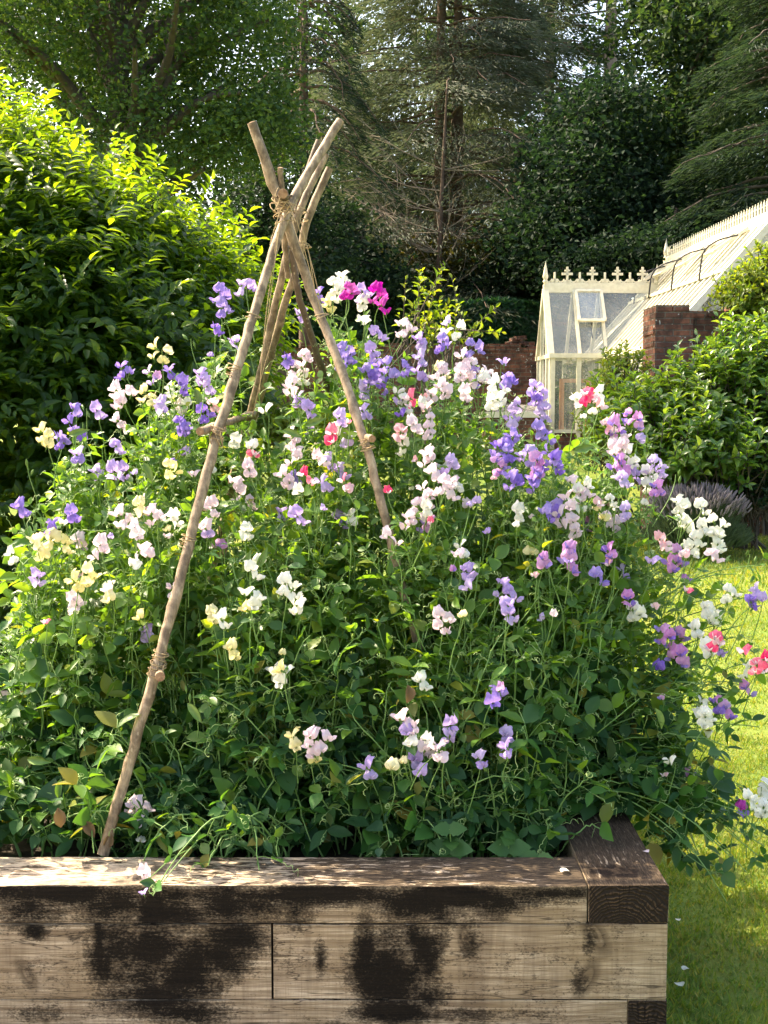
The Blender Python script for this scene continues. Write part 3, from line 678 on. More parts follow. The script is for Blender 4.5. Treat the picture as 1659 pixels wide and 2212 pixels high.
while cnt < 760:
    u = R_.uniform(-60, 1560); v = R_.uniform(690, 1840)
    if not inside(max(u, 1), v): continue
    if v < 1200 and R_.random() > .22 + .6 * (v - 690) / 510: continue
    dpt = abs(R_.normal(0, .30)); Y = float(yfront(u, v)) + dpt + .03
    t = at(u, v, Y)
    if t[2] < .47: t[2] = .47 + abs(R_.normal(0, .05))
    if t[1] > 5.0: continue
    add_vine(nearest(u, v), t, (.35 if v < 1200 else .12), R_.uniform(.85, 1.45) if v > 1150 else R_.uniform(.7, 1.1), 1.0)
    cnt += 1
for k in range(170):
    X = R_.uniform(-1.55, .50); Y = R_.uniform(3.2, 3.55); b = np.array([X, Y + .05, .43])
    t = b + np.array([R_.normal(0, .10), R_.uniform(-.16, .05), R_.uniform(.03, .42)]); t[1] = max(t[1], 3.13 if not (.08 < X < .48) else 3.3)
    f_ = t[1] * math.cos(PITCH) - (t[2] - ZC) * math.sin(PITCH); uu = 829.5 + F_ * t[0] / f_
    add_vine(nearest(uu, 1106 - F_ * (t[1] * math.sin(PITCH) + (t[2] - ZC) * math.cos(PITCH)) / f_), t, .05, R_.uniform(1.1, 1.7), 1.3, b)
# vines that sprawl out over the corner and hang towards the lawn
for tg, i in [((1500, 1640, 3.6), 21), ((1560, 1560, 3.7), 21), ((1600, 1480, 3.75), 21), ((1450, 1780, 3.45), 23), ((1540, 1820, 3.42), 23), ((1600, 1870, 3.4), 23), ((1570, 1950, 3.36), 23), ((1640, 1850, 3.5), 23), ((1620, 1780, 3.55), 23), ((1500, 1740, 3.5), 23), ((1560, 1700, 3.6), 23), ((1480, 1850, 3.4), 23), ((1590, 1790, 3.5), 23),
              ((1440, 1720, 3.5), 23), ((1620, 1290, 3.8), 21), ((1590, 1240, 3.8), 18), ((1650, 1220, 3.85), 18), ((1640, 1570, 3.7), 21), ((1650, 1420, 3.75), 21), ((1530, 1480, 3.65), 21), ((1500, 1560, 3.6), 21), ((1470, 1600, 3.6), 21), ((1420, 1650, 3.5), 23)]:
    add_vine(i, at(*tg), .3, 1.25, .8, np.array([R_.uniform(.3, .5), R_.uniform(3.5, 3.9), .43]))
for k in range(18):
    b = np.array([R_.uniform(-.18, .12), R_.uniform(3.9, 4.5), .43]); t = b + np.array([R_.normal(0, .06), R_.normal(0, .1), R_.uniform(.4, .95)])
    add_vine(int(np.argmin(np.linalg.norm(base[:, :2] - b[:2], axis=1))), t, .03, R_.uniform(1.2, 1.7), 1.4, b)
for k in range(90):
    b = np.array([R_.uniform(-1.5, .5), R_.uniform(4.2, 4.9), .43]); t = b + np.array([R_.normal(0, .15), R_.normal(0, .12), R_.uniform(.15, .75)])
    add_vine(int(np.argmin(np.linalg.norm(base[:, :2] - b[:2], axis=1))), t, .03, R_.uniform(1.1, 1.6), 1.3, b)
for k in range(45):
    b = np.array([R_.uniform(.1, .5), R_.uniform(4.2, 4.8), .43])
    add_vine(int(np.argmin(np.linalg.norm(base[:, :2] - b[:2], axis=1))), b + np.array([R_.normal(.06, .08), R_.normal(0, .15), R_.uniform(.35, .85)]), .05, R_.uniform(1.1, 1.5), 1.3, b)
for k in range(44):
    v = R_.uniform(1430, 1930); u = R_.uniform(1340, 1600) + (v - 1430) * .08
    if v > 1750 and u < 1440: u += 90
    b = np.array([R_.uniform(.30, .5), R_.uniform(3.4, 4.0), .43])
    add_vine(21 if v < 1600 else 23, at(u, v, R_.uniform(3.4, 3.85)), .45, R_.uniform(1.1, 1.6), 1.0, b)
for tg in [((440, 1845, 3.16)), ((450, 1870, 3.07)), ((330, 1935, 2.96)), ((560, 1880, 3.03)), ((520, 1830, 3.12)), ((600, 1850, 3.1)), ((310, 1860, 3.1))]:
    add_vine(24, at(*tg), .35, 1.0, .8, np.array([R_.uniform(-.35, -.25), 3.25, .45]))
def tendrils(items):
    n = 22; s = np.linspace(0, 1, n)[None, :, None]
    O = np.array([a for a, _ in items]); D = np.array([d for _, d in items]); N = len(O)
    sd = unit(np.cross(D, rvec(N))); up = np.cross(D, sd)
    L = R_.uniform(.035, .10, (N, 1, 1)); turns = R_.uniform(1.0, 3.2, (N, 1, 1)); amp = R_.uniform(.004, .011, (N, 1, 1))
    c = np.clip((s - .3) / .7, 0, 1); th = turns * 2 * math.pi * c
    P = O[:, None] + D[:, None] * L * (s * .75 + .25 * np.sin(s * 2.2)) + amp * c ** .5 * (sd[:, None] * np.cos(th) + up[:, None] * np.sin(th)) + np.array([0, 0, -.02]) * s * s
    return tubes(P, np.linspace(.0014, .0008, n), 3)
PODM = plain('pea_pod', (.10, .20, .04), .5, (.20, .28, .07), 40)
def clear_poles(q, r):
    ok = np.ones(len(q), bool)
    for pts, _, _, _ in PL[:1]:
        Pp = np.array([at(*p) for p in pts][:5]); o = np.argsort(Pp[:, 2]); Pp = Pp[o]
        xp, yp = np.interp(q[:, 2], Pp[:, 2], Pp[:, 0]), np.interp(q[:, 2], Pp[:, 2], Pp[:, 1])
        low = 0 if pts is PL[0][0] else at(880, 1300, 3.5)[2]
        ok &= ~((np.abs(q[:, 0] + .12 * (yp - q[:, 1]) - xp) < r) & (q[:, 1] < yp + .03) & (q[:, 2] > low) & (q[:, 2] < Pp[-1, 2]))
    return ok
for i, a in enumerate(acc):
    rt = roots[i]; b = base[i]
    a['leaf'] = [x for x, k in zip(a['leaf'], clear_poles(np.array([x[0] for x in a['leaf']]), .045)) if k] if a['leaf'] else []
    a['tend'] = [x for x, k in zip(a['tend'], clear_poles(np.array([x[0] for x in a['tend']]), .04)) if k] if a['tend'] else []
    if a['vine']:
        V, Fc = tubes(np.array(a['vine']) - b, np.linspace(.0030, .0016, N_V), 5)
        V2, F2 = tubes(np.array(a['stalk']) - b, np.array([.0012, .001, .0008]), 3)
        mk('stem', [(V, Fc, 0), (V2, F2, 0)], STEM, rt, True)
    if a['leaf']:
        q = np.array([x[0] for x in a['leaf']]) - b; d = np.array([x[1] for x in a['leaf']]); n_ = np.array([x[2] for x in a['leaf']]); s_ = np.array([x[3] for x in a['leaf']])
        V, Fc = inst(*PEAL, frames(d, n_), q, np.stack([s_ * R_.uniform(.55, 1.3, len(s_)), s_, s_], 1))
        old = R_.random(len(s_)) < np.clip((1.04 - (q[:, 2] + b[2])) / .5, 0, .94); nf = len(PEAL[1]); om = np.repeat(old, nf)  # picks the shade-coloured leaves, more of them lower down
        mk('foliage', [(V, Fc[~om], 0)] + ([(V, Fc[om], 1)] if old.any() else []), [PEA, PEA_SHADE], rt, True)
    if a['tend']:
        V, Fc = tendrils([(x - b, d) for x, d in a['tend']]); mk('tendril', [(V, Fc, 0)], TEND, rt, True)['kind'] = 'stuff'
def pod(u, v, ang, L=.065):
    i = nearest(u, v); p = at(u, v, float(yfront(u, v)) - .03) - base[i]
    tv, tf = leaf_t(.16, [.1, .8, 1, 1, .9, .5, .02], fold=.25, curl=.1); d = np.array([[math.sin(ang), -.1, math.cos(ang)]])
    V, Fc = inst(tv, tf, frames(d, np.array([[.3, -1, .2]])), p[None], np.array([L]))
    V2 = V + np.array([0, .006, 0]); mk('pod', [(V, Fc, 0), (V2, Fc[:, ::-1], 0)], PODM, roots[i], True)
for q in [(525, 1235, .35), (555, 1225, .5), (660, 920, 1.2), (150, 940, 1.3), (310, 1000, 2.7), (720, 820, .4), (420, 840, 2.8), (1480, 1610, 2.9), (405, 1520, 2.5), (610, 930, 1.9), (1240, 975, 1.3), (1415, 1530, 2.8), (60, 1640, 1.7)]: pod(*q)

# ------------------------------------------------------------------ weeds and litter in the bed
NET = leafmat('weed_leaf', [(.035, .10, .022), (.05, .13, .03)], .3, (1.4, 1.4, .5), .5, .3)
def weed(u, v, Y, label, k=5, hgt=.10):
    p = at(u, v, Y); p[2] = .44; t = thing('weed', label, 'weed', tuple(p), 'serrated weeds at the bed edge')
    P = resample([(0, 0, 0), (.005, -.01, hgt * .6), (0, -.02, hgt)], 8); mk('stem', [tube(P, .0022, 6)], STEM, t, True)
    q, d, n, s = [], [], [], []
    for a in range(k):
        z = .25 + .75 * a / (k - 1); pp = P[int(z * 7)]; ang = a * 1.57 + R_.normal(0, .2)
        for sg in (0, math.pi):
            q.append(pp); d.append((math.cos(ang + sg), math.sin(ang + sg) - .35, .15)); n.append((0, -1, .55)); s.append(.075 * (1.15 - .6 * a / k))
    V, Fc = inst(*SAWL, frames(np.array(d), np.array(n)), np.array(q), np.array(s)); mk('foliage', [(V, Fc, 0)], NET, t, True)
weed(970, 1850, 3.21, 'serrated green weed sprouting behind the front sleeper, larger of the two', 5, .13)
weed(1095, 1848, 3.22, 'serrated green weed beside the bed corner, smaller of the two', 4, .10)
weed(1160, 1862, 3.2, 'low serrated weed lying at the end of the front sleeper', 3, .05)
DRY = leafmat('dry_leaf', [(.12, .08, .042), (.17, .12, .07)], .2, (1.1, 1, .7), .7, .2)
def dry(u, v, Y, a, L, label):
    p = at(u, v, Y); tv, tf = leaf_t(.5, [.05, .5, .6, .45, .02], fold=.9, curl=.45)
    V, Fc = inst(tv, tf, frames(np.array([[math.sin(a), -.2, -math.cos(a)]]), np.array([[.3, -1, .4]])), np.zeros((1, 3)), np.array([L]))
    tag(mk('dry_leaf', [(V, Fc, 0)], DRY, None, True, None), label, 'leaf').location = tuple(p)
dry(125, 1745, 3.17, .2, .055, 'withered brown leaf curled at the foot of the peas, nearest the left edge')
dry(180, 1775, 3.16, .7, .05, 'withered brown leaf between the left edge and the foot of the pole')
dry(240, 1800, 3.2, -.3, .045, 'pale withered leaf at the foot of the front pole')
dry(880, 1480, 3.26, .1, .05, 'rusty dead leaf hanging deep in the middle of the peas')
def petal(u, v, Y, z, code, label, s=1.0):
    p = at(u, v, Y); p[2] = z
    V, Fc = grid(lambda a, t: (a * .013 * math.sin(.5 + t * 2.1), (t - .5) * .024, .003 + .004 * a * a * t + .003 * math.sin(3 * t + a)), 5, 5)
    o = tag(mk('fallen_petal', [(V * s, Fc, 0)], PM[code], None, True), label, 'petal', 'fallen sweet pea petals'); o.location = tuple(p); o.rotation_euler = (0, 0, R_.uniform(0, 6))
petal(1220, 1880, 3.06, .502, 'W', 'white fallen petal on the right end of the front sleeper')
petal(1395, 1838, 3.2, .502, 'P', 'pale fallen petal on the corner sleeper', .7)
petal(1480, 2133, 3.5, .03, 'W', 'white fallen petal on the grass, uppermost of the pair by the bed side')
petal(1466, 2188, 3.4, .03, 'W', 'white fallen petal on the grass at the bottom edge', 1.15)
petal(1464, 2020, 3.85, .03, 'W', 'small white fallen petal on the grass near the bed corner', .7)

# ------------------------------------------------------------------ wisteria mound on the left
WIS = leafmat('wisteria_leaf', [(.012, .040, .009), (.018, .056, .011), (.028, .075, .012), (.042, .098, .013)], .48, (11.5, 6.4, 1.3), .40, .35)
WBARK = plain('wisteria_bark', (.05, .04, .03), .9, (.09, .07, .05), 12, .6)
wis = thing('wisteria', 'big rounded wisteria mound, dark on its near side with a glowing yellow green top', 'shrub', (-2.2, 7.0, 0))
n = 9000
X = -.66 - 3.3 * R_.random(n) ** 1.05
zt = np.interp(X, [-4.2, -3.2, -2.15, -1.82, -1.23, -.97, -.80, -.64], [3.1, 3.36, 3.35, 3.16, 2.92, 2.74, 2.55, 2.35]) - .16
dyy = 1.6 * np.clip(1 - np.abs((X + 2.3) / 1.78) ** 3.2, .03, 1) ** .5
th = R_.uniform(-.75, math.pi * .82, n)       # around the section, camera side is th = 0
sgn = np.sign(np.cos(th)); e = 2 / 2.8
yy = -sgn * np.abs(np.cos(th)) ** e * dyy; zz = np.where(np.sin(th) > 0, np.abs(np.sin(th)) ** e, -np.abs(np.sin(th)) * .9)
zc0 = 1.0
Pz = zc0 + np.where(zz > 0, zz * (zt - zc0), zz * .9)
P = np.stack([X, 7.0 + yy, Pz], 1)
nrm = unit(np.stack([np.where(X > -1.4, .6 + (X + 1.4), .05), yy / 1.2, np.maximum(zz, -.2) * 1.2], 1))
clump = np.stack([np.sin(X * 5.1 + P[:, 2] * 3.7), np.sin(P[:, 2] * 6.1 + X * 2), np.sin(X * 7 + P[:, 2] * 5)], 1).sum(1) / 3
P += nrm * (clump * .10 - np.abs(R_.normal(0, .13, n)) + np.where((R_.random(n) < .10) & (zz > .3), .16, 0))[:, None]
axis = unit(nrm * .9 + np.array([0, 0, .12]) + R_.normal(0, .45, (n, 3)))   # rachis direction
q, d, nn, ss = [], [], [], []
nl = 9
Lr = R_.uniform(.16, .27, n)
upv = unit(nrm + np.array([0, 0, .7]) + R_.normal(0, .3, (n, 3))); sd = unit(np.cross(axis, upv))
rach = []
for k in range(nl):
    t = .25 + .75 * (k // 2) / (nl // 2); sg = 0 if k == nl - 1 else (1 if k % 2 else -1)
    droop = np.array([0, 0, -1.]) * (t * t * .35)
    pos = P + (axis * t + droop * .6) * Lr[:, None]
    q.append(pos); d.append(unit(axis * (.55 if sg else 1) + sg * sd * .8 + droop * .8 + R_.normal(0, .12, (n, 3)))); nn.append(upv); ss.append(R_.uniform(.040, .066, n) * (Lr / .2))
V, Fc = inst(*PINL, frames(np.concatenate(d), np.concatenate(nn)), np.concatenate(q), np.concatenate(ss))
loc = np.array(wis.location)
# inner layer of bigger dull leaves so that the mound is opaque
m2 = 30000; kk = R_.integers(0, n, m2); Pi = P[kk] - nrm[kk] * R_.uniform(.12, .60, (m2, 1)) + R_.normal(0, .05, (m2, 3))
Vi, Fi = inst(*KITE, frames(rvec(m2), rvec(m2) + [0, -.3, .6]), Pi, R_.uniform(.08, .16, m2))
mk('foliage', [(V - loc, Fc, 0), (Vi - loc, Fi, 0)], WIS, wis, True)
st = []
for k in range(26):
    e_ = P[R_.integers(n)] - loc; st.append(tube(resample([(R_.normal(0, .3), R_.normal(0, .2), 0), (e_[0] * .4, e_[1] * .4, e_[2] * .5), e_ * .95], 10), np.linspace(.03, .006, 10), 6))
mk('stem', st, WBARK, wis, True)

# ------------------------------------------------------------------ trees
def ell(u, v, Y, ru, rv, ry):
    c = at(u, v, Y); k = Y / F_; return np.r_[c, ru * k, ry, rv * k]
def clump_pts(blobs, n, lo=.45):
    B = np.array(blobs); vol = B[:, 3] * B[:, 4] * B[:, 5]; w_ = vol ** .8 / (vol ** .8).sum()
    k = R_.choice(len(B), n, p=w_); d = rvec(n); r = (lo ** 3 + (1 - lo ** 3) * R_.random(n)) ** (1 / 3)
    return B[k, :3] + d * r[:, None] * B[k, 3:], d
def crown(ctr, per, sig, size, mt, parent, tmpl=KITE, flat=.6, upb=.5, name='crown'):
    n = len(ctr) * per; c = np.repeat(ctr, per, 0); sg = np.repeat(R_.uniform(.55, 1.35, len(ctr)), per)[:, None] * sig
    P = c + R_.normal(0, 1, (n, 3)) * sg * np.array([1, 1, flat])
    d = rvec(n); d[:, 2] = d[:, 2] * .6 - .15
    V, Fc = inst(*tmpl, frames(d, rvec(n) + [0, 0, upb]), P, R_.uniform(.65, 1.35, n) * size)
    l = np.array(parent.location); return mk(name, [(V - l, Fc, 0)], mt, parent)
def blob_tree(name, label, u, Y, blobs, ncl, per, sig, size, mt, bk, r0=.25, top=None, nl=16, lo=.45, group=None, cat='tree', upb=.5):
    x = at(u, 880, Y)[0]; z0 = float(ground_z(x, Y)); t = thing(name, label, cat, (x, Y, z0), group); l = np.array(t.location)
    B = [ell(*b) for b in blobs]; ctr, _ = clump_pts(B, ncl, lo); ctr = ctr[ctr[:, 2] > z0 + .3]
    zt = max(b[2] + b[5] * .6 for b in B) if top is None else top
    tr = resample([(0, 0, -.1), (R_.normal(0, .12), 0, (zt - z0) * .35), (R_.normal(0, .25), R_.normal(0, .2), (zt - z0) * .7), (R_.normal(0, .3), 0, zt - z0)], 16)
    mk('trunk', [tube(tr, np.linspace(r0, r0 * .25, 16) * (1 + R_.normal(0, .05, 16)), 10)], bk, t, True)
    for k in R_.choice(len(ctr), min(nl, len(ctr)), replace=False):
        e_ = ctr[k] - l; h = np.clip(e_[2] - .5 * np.linalg.norm(e_[:2]) - .3, .15 * (zt - z0), (zt - z0) * .92)
        s0 = tr[int(np.clip(h / (zt - z0) * 15, 0, 15))]
        Pm = (s0 + e_) / 2 + np.array([R_.normal(0, .25), R_.normal(0, .25), R_.uniform(.1, .5)])
        mk('limb', [tube(resample([s0, Pm, e_], 10), np.linspace(r0 * .38, .03, 10), 6)], bk, t, True)
    crown(ctr, per, sig, size, mt, t, upb=upb); return t
BK = plain('tree_bark', (.045, .036, .028), .95, (.10, .08, .06), 9, .8)
BKR = plain('cedar_bark', (.075, .048, .034), .95, (.15, .10, .07), 9, .8)
G1 = leafmat('oak_leaf', [(.022, .052, .020), (.034, .074, .024), (.048, .090, .028), (.070, .108, .030)], .36, (2.3, 2.2, .7), .55, .2)
G2 = leafmat('holly_leaf', [(.007, .019, .012), (.014, .032, .018), (.024, .048, .023)], .26, (1.8, 1.9, .9), .6, .1)
G3 = leafmat('beech_leaf', [(.011, .029, .014), (.019, .042, .019), (.034, .062, .023), (.048, .076, .026)], .32, (2.1, 2.1, .9), .6, .12)
G4 = leafmat('cedar_needle', [(.056, .080, .052), (.082, .102, .070), (.10, .102, .070), (.085, .118, .088)], .3, (1.5, 1.6, 1.0), .6, .2)
G5 = leafmat('fir_needle', [(.013, .030, .020), (.020, .042, .026), (.032, .054, .032)], .3, (1.8, 1.7, .8), .6, .2)
G6 = leafmat('olive_leaf', [(.06, .075, .02), (.10, .10, .025), (.14, .13, .03)], .4, (1.5, 1.3, .4), .5, .2)

t1 = blob_tree('broadleaf_tree', 'large spreading broadleaf tree with dark limbs behind the wisteria', 285, 19, [(60, 40, 19, 230, 190, 2.4), (300, 60, 19, 230, 200, 2.6), (520, 90, 19, 130, 200, 2.0), (420, 290, 18.6, 210, 110, 1.8), (250, 330, 18.6, 190, 90, 1.6), (560, 280, 19.2, 100, 120, 1.4), (150, -220, 19.5, 330, 180, 3), (500, -200, 19.5, 200, 180, 2.4)],
               700, 95, .30, .085, G1, BK, .30, nl=34, lo=.5)
for pts, r in [([(290, 420, 18.9), (320, 280, 18.7), (370, 160, 18.6), (430, 60, 18.5)], .13), ([(300, 330, 18.8), (390, 250, 18.4), (440, 210, 18.3), (520, 200, 18.2)], .09), ([(310, 260, 18.7), (230, 140, 18.5), (190, 60, 18.4)], .08), ([(370, 160, 18.6), (360, 60, 18.6), (400, -60, 18.6)], .08)]:
    P = resample([at(*p) for p in pts], 14) - np.array(t1.location); mk('limb', [tube(P, np.linspace(r, r * .35, 14), 8)], BK, t1, True)

def conifer(name, label, u, Y, H, L0, mt, bk, zlow, r0, dens=1.0, droop=.35, trunks=1, size=.30, bare=0.0, per=46, zstep=1.0, spread=.24):
    x = at(u, 880, Y)[0]; z0 = float(ground_z(x, Y)); t = thing(name, label, 'tree', (x, Y, z0)); tb = []
    for k in range(trunks):
        ox = (k - (trunks - 1) / 2) * .42
        tr = resample([(ox * .4, .4 * k, -.1), (ox, .5 * k, H * .3), (ox * 1.1, 0, H * .65), (ox * .5, 0, H)], 20); tb.append(tube(tr, np.linspace(r0, .05, 20) * (1 + R_.normal(0, .05, 20)), 10))
    mk('trunk', tb, bk, t, True)
    Pq, Dq, limb = [], [], []
    z = zlow
    while z < H - .3:
        f = (z - zlow) / (H - zlow)
        for a in range(int(R_.integers(2, 5))):
            ang = R_.uniform(0, 6.283); L = L0 * (1 - f) ** .75 * R_.uniform(.55, 1.1) + .3
            d = np.array([math.cos(ang), math.sin(ang), 0]); rise = R_.uniform(-.05, .25)
            n = 9; s = np.linspace(0, 1, n)[:, None]
            B = np.array([0, 0, z]) + d * L * s + np.array([0, 0, 1]) * (rise * L * s - droop * L * s ** 2.2) + R_.normal(0, .03, (n, 3)) * s
            limb.append(B)
            if f < bare * .8 and R_.random() < bare * 1.3: continue
            m_ = int(per * L * dens); tt = R_.uniform(.22, 1, m_) ** .8
            k0 = np.minimum((tt * (n - 1)).astype(int), n - 2); p = B[k0] + (tt * (n - 1) - k0)[:, None] * (B[k0 + 1] - B[k0])
            lat = np.array([-d[1], d[0], 0]); w_ = R_.normal(0, spread, m_) * L * (1.15 - tt) ** .6
            p = p + lat * w_[:, None] + np.array([0, 0, -1]) * (np.abs(w_) * .25 + R_.exponential(.13, m_))[:, None]
            Pq.append(p); Dq.append(unit(d * .8 + lat * np.sign(w_)[:, None] * .55 + np.array([0, 0, -.35]) + R_.normal(0, .22, (m_, 3))))
        z += R_.uniform(.22, .42) * zstep
    V, Fc = tubes(np.array(limb), np.linspace(.042, .008, 9), 5); mk('limb', [(V, Fc, 0)], bk, t, True)
    Pq, Dq = np.concatenate(Pq), np.concatenate(Dq); N = len(Pq)
    V, Fc = inst(*SLIV, frames(Dq, R_.normal(0, .6, (N, 3)) + [0, 0, 1]), Pq, R_.uniform(.6, 1.3, N) * size)
    mk('crown', [(V, Fc, 0)], mt, t); return t
conifer('cedar_tree', 'tall grey green cedar with paired brown trunks at the centre of the wood', 968, 33, 17, 5.8, G4, BKR, 3.2, .26, 1.3, .30, 2, .20, .12, 210, .60, .36)
conifer('drooping_conifer', 'dark drooping conifer between the broadleaf tree and the cedar', 660, 27, 14, 1.9, G5, BKR, 6.3, .16, 1.0, .75, 1, .17, 0, 190)
conifer('fir_tree', 'blue green feathery fir at the right edge of the wood', 1680, 25, 13, 2.8, G5, BK, 1.6, .25, 1.3, .35, 1, .20, 0, 170, .7, .32)
conifer('pine_tree', 'tall thin pine with a bare pink brown trunk in the sky gap', 1307, 40, 24, 4.2, G5, plain('pine_bark', (.14, .10, .085), .9, (.22, .17, .15), 6, .6), 12.6, .34, .7, .2, 1, .34, 0, 40)
conifer('cedar_tree', 'second cedar, hazy and half hidden behind the pine', 1180, 42, 20, 5.0, G4, BKR, 6, .3, 1.3, .3, 1, .36, .2, 54)
for args in [
    ('holly_tree', 'dark holly filling the gap behind the wigwam top', 600, 24, [(600, 380, 24, 85, 130, 1.6), (640, 560, 24, 110, 120, 1.6), (560, 520, 24, 90, 140, 1.6)], 230, 60, .28, .11, G2, BK, .14),
    ('beech_tree', 'dark green beech standing tallest right of the cedar', 1480, 30, [(1470, 130, 30, 200, 190, 2.6), (1420, 330, 29.5, 190, 150, 2.6), (1560, 250, 30, 150, 220, 2.6), (1500, 480, 29.5, 190, 130, 2.4), (1560, 20, 30, 160, 130, 2.4)], 520, 62, .40, .16, G3, BK, .30),
    ('holly_tree', 'black green holly left of the beech and above the greenhouse porch', 1270, 28, [(1250, 400, 28, 130, 120, 2), (1330, 480, 28, 130, 130, 2), (1200, 520, 28, 120, 90, 2), (1300, 290, 28.5, 110, 110, 2)], 420, 62, .36, .14, G2, BK, .2),
    ('yew_tree', 'spreading dark yew under the trees behind the greenhouse ridge', 1420, 26, [(1420, 560, 26, 170, 70, 1.8), (1300, 590, 26, 120, 60, 1.6), (1540, 520, 26.5, 130, 100, 1.8)], 260, 60, .30, .12, G2, BK, .16),
    ('hazel_bush', 'olive lit understorey bush below the cedar', 1040, 30.5, [(1050, 570, 30.5, 150, 60, 1.5), (930, 590, 30.5, 90, 50, 1.3)], 110, 55, .33, .14, G6, BK, .08),
    ('laurel_bush', 'dark understorey bush between wigwam and cedar', 770, 28, [(760, 590, 28, 110, 60, 1.5), (720, 500, 28.5, 60, 60, 1.2), (820, 630, 28, 80, 50, 1.4)], 170, 55, .30, .13, G2, BK, .1),
    ('laurel_bush', 'dark understorey bush behind the hedge left of the porch', 1130, 29.5, [(1130, 610, 29.5, 110, 60, 1.2), (1230, 610, 29.5, 90, 50, 1.2), (1040, 630, 29.5, 60, 40, 1.0)], 150, 55, .30, .13, G2, BK, .1),
    ('far_tree', 'far tree glimpsed low behind the bare branches', 860, 48, [(850, 430, 48, 130, 100, 3), (760, 380, 48, 90, 110, 3)], 120, 40, .6, .24, G3, BK, .25),
    ('far_tree', 'far tree behind the broadleaf tree at the left', 180, 40, [(120, 200, 40, 230, 220, 3), (380, 380, 40, 200, 120, 3), (200, 0, 40, 300, 150, 3), (520, 120, 40, 160, 160, 3), (-250, 150, 40, 320, 330, 3), (-220, 620, 40, 320, 220, 3)], 760, 44, .6, .22, G2, BK, .3),
    ('far_tree', 'far tree closing the view behind the right hand beech', 1480, 46, [(1400, 330, 46, 200, 190, 3), (1620, 300, 46, 170, 240, 3)], 260, 40, .65, .24, G2, BK, .3),
    ('far_tree', 'far leafy tree high between broadleaf tree and cedar', 740, 46, [(740, 120, 46, 70, 100, 3), (690, 40, 46, 60, 60, 3), (820, 20, 46, 80, 120, 3)], 90, 40, .6, .2, G3, BK, .25),
    ('far_tree', 'far broad tree standing right behind the tall cedar', 960, 47, [(930, 250, 47, 170, 150, 3), (1060, 380, 47, 150, 130, 3), (880, 480, 47, 120, 90, 3), (1010, 60, 47, 110, 110, 3)], 330, 44, .6, .22, G3, BK, .25),
    ('far_tree', 'far pale tree in the gap between broadleaf tree and cedar', 690, 50, [(680, 290, 50, 110, 70, 3), (640, 190, 50, 60, 60, 3)], 60, 40, .55, .22, G3, BK, .25),
]: blob_tree(*args)
# bare twiggy tree
bare = thing('bare_tree', 'leafless twiggy young tree with grey brown branches before the cedar', 'tree', (at(940, 880, 29)[0], 29, .95)); bl = np.array(bare.location)
tr = resample([(0, 0, 0), (.05, 0, 2.6), (.1, 0, 5.0), (.25, 0, 8.2)], 18); mk('trunk', [tube(tr, np.linspace(.11, .02, 18), 8)], BKR, bare, True)
B1, B2 = [], []
for k in range(44):
    s0 = tr[int(R_.integers(4, 14))]; a = R_.uniform(0, 6.28); L = R_.uniform(1.2, 2.9)
    e_ = s0 + np.array([math.cos(a) * L, math.sin(a) * L * .5, R_.uniform(.1, 1.5)]); P = resample([s0, (s0 + e_) / 2 + [0, 0, -.15 + R_.normal(0, .15)], e_], 9); B1.append(P)
    for q in range(9):
        b0 = P[int(R_.integers(2, 9))]; e2 = b0 + (e_ - s0) * .28 + R_.normal(0, .35, 3); B2.append(resample([b0, (b0 + e2) / 2 + R_.normal(0, .06, 3), e2], 6))
V, Fc = tubes(np.array(B1), np.linspace(.017, .006, 9), 4); V2, F2 = tubes(np.array(B2), np.linspace(.0075, .0035, 6), 3)
mk('branch', [(V, Fc, 0), (V2, F2, 0)], plain('twig_bark', (.20, .16, .12), .9, (.28, .23, .17), 9), bare, True)

# ------------------------------------------------------------------ hedge, walls
HED = leafmat('yew_hedge_leaf', [(.018, .068, .032), (.026, .09, .04), (.04, .115, .046)], .22, (1.3, 1.4, .5), .45, .35)
hx0, hx1 = at(420, 880, 27.5)[0], at(1400, 880, 27.5)[0]
hd = thing('hedge', 'clipped dark green yew hedge behind the low brick wall', 'hedge', ((hx0 + hx1) / 2, 27.9, .95)); hl = np.array(hd.location)
n = 46000; x = R_.uniform(hx0, hx1, n); face = R_.random(n) < .7
zt = at(0, 652, 27.5)[2]
y = np.where(face, 27.5 + np.abs(R_.normal(0, .07, n)), R_.uniform(27.5, 28.5, n)); z = np.where(face, R_.uniform(.95, zt, n), zt - np.abs(R_.normal(0, .06, n)) + .05 * np.sin(x * 3))
V, Fc = inst(*KITE, frames(rvec(n) + [0, -.3, .4], rvec(n) + [0, -.6, .5]), np.stack([x, y, z], 1) - hl, R_.uniform(.08, .15, n))
mk('foliage', [(V, Fc, 0), box(hx0 - hl[0], hx1 - hl[0], -.25, .5, 0, zt - .95 - .12)], HED, hd)
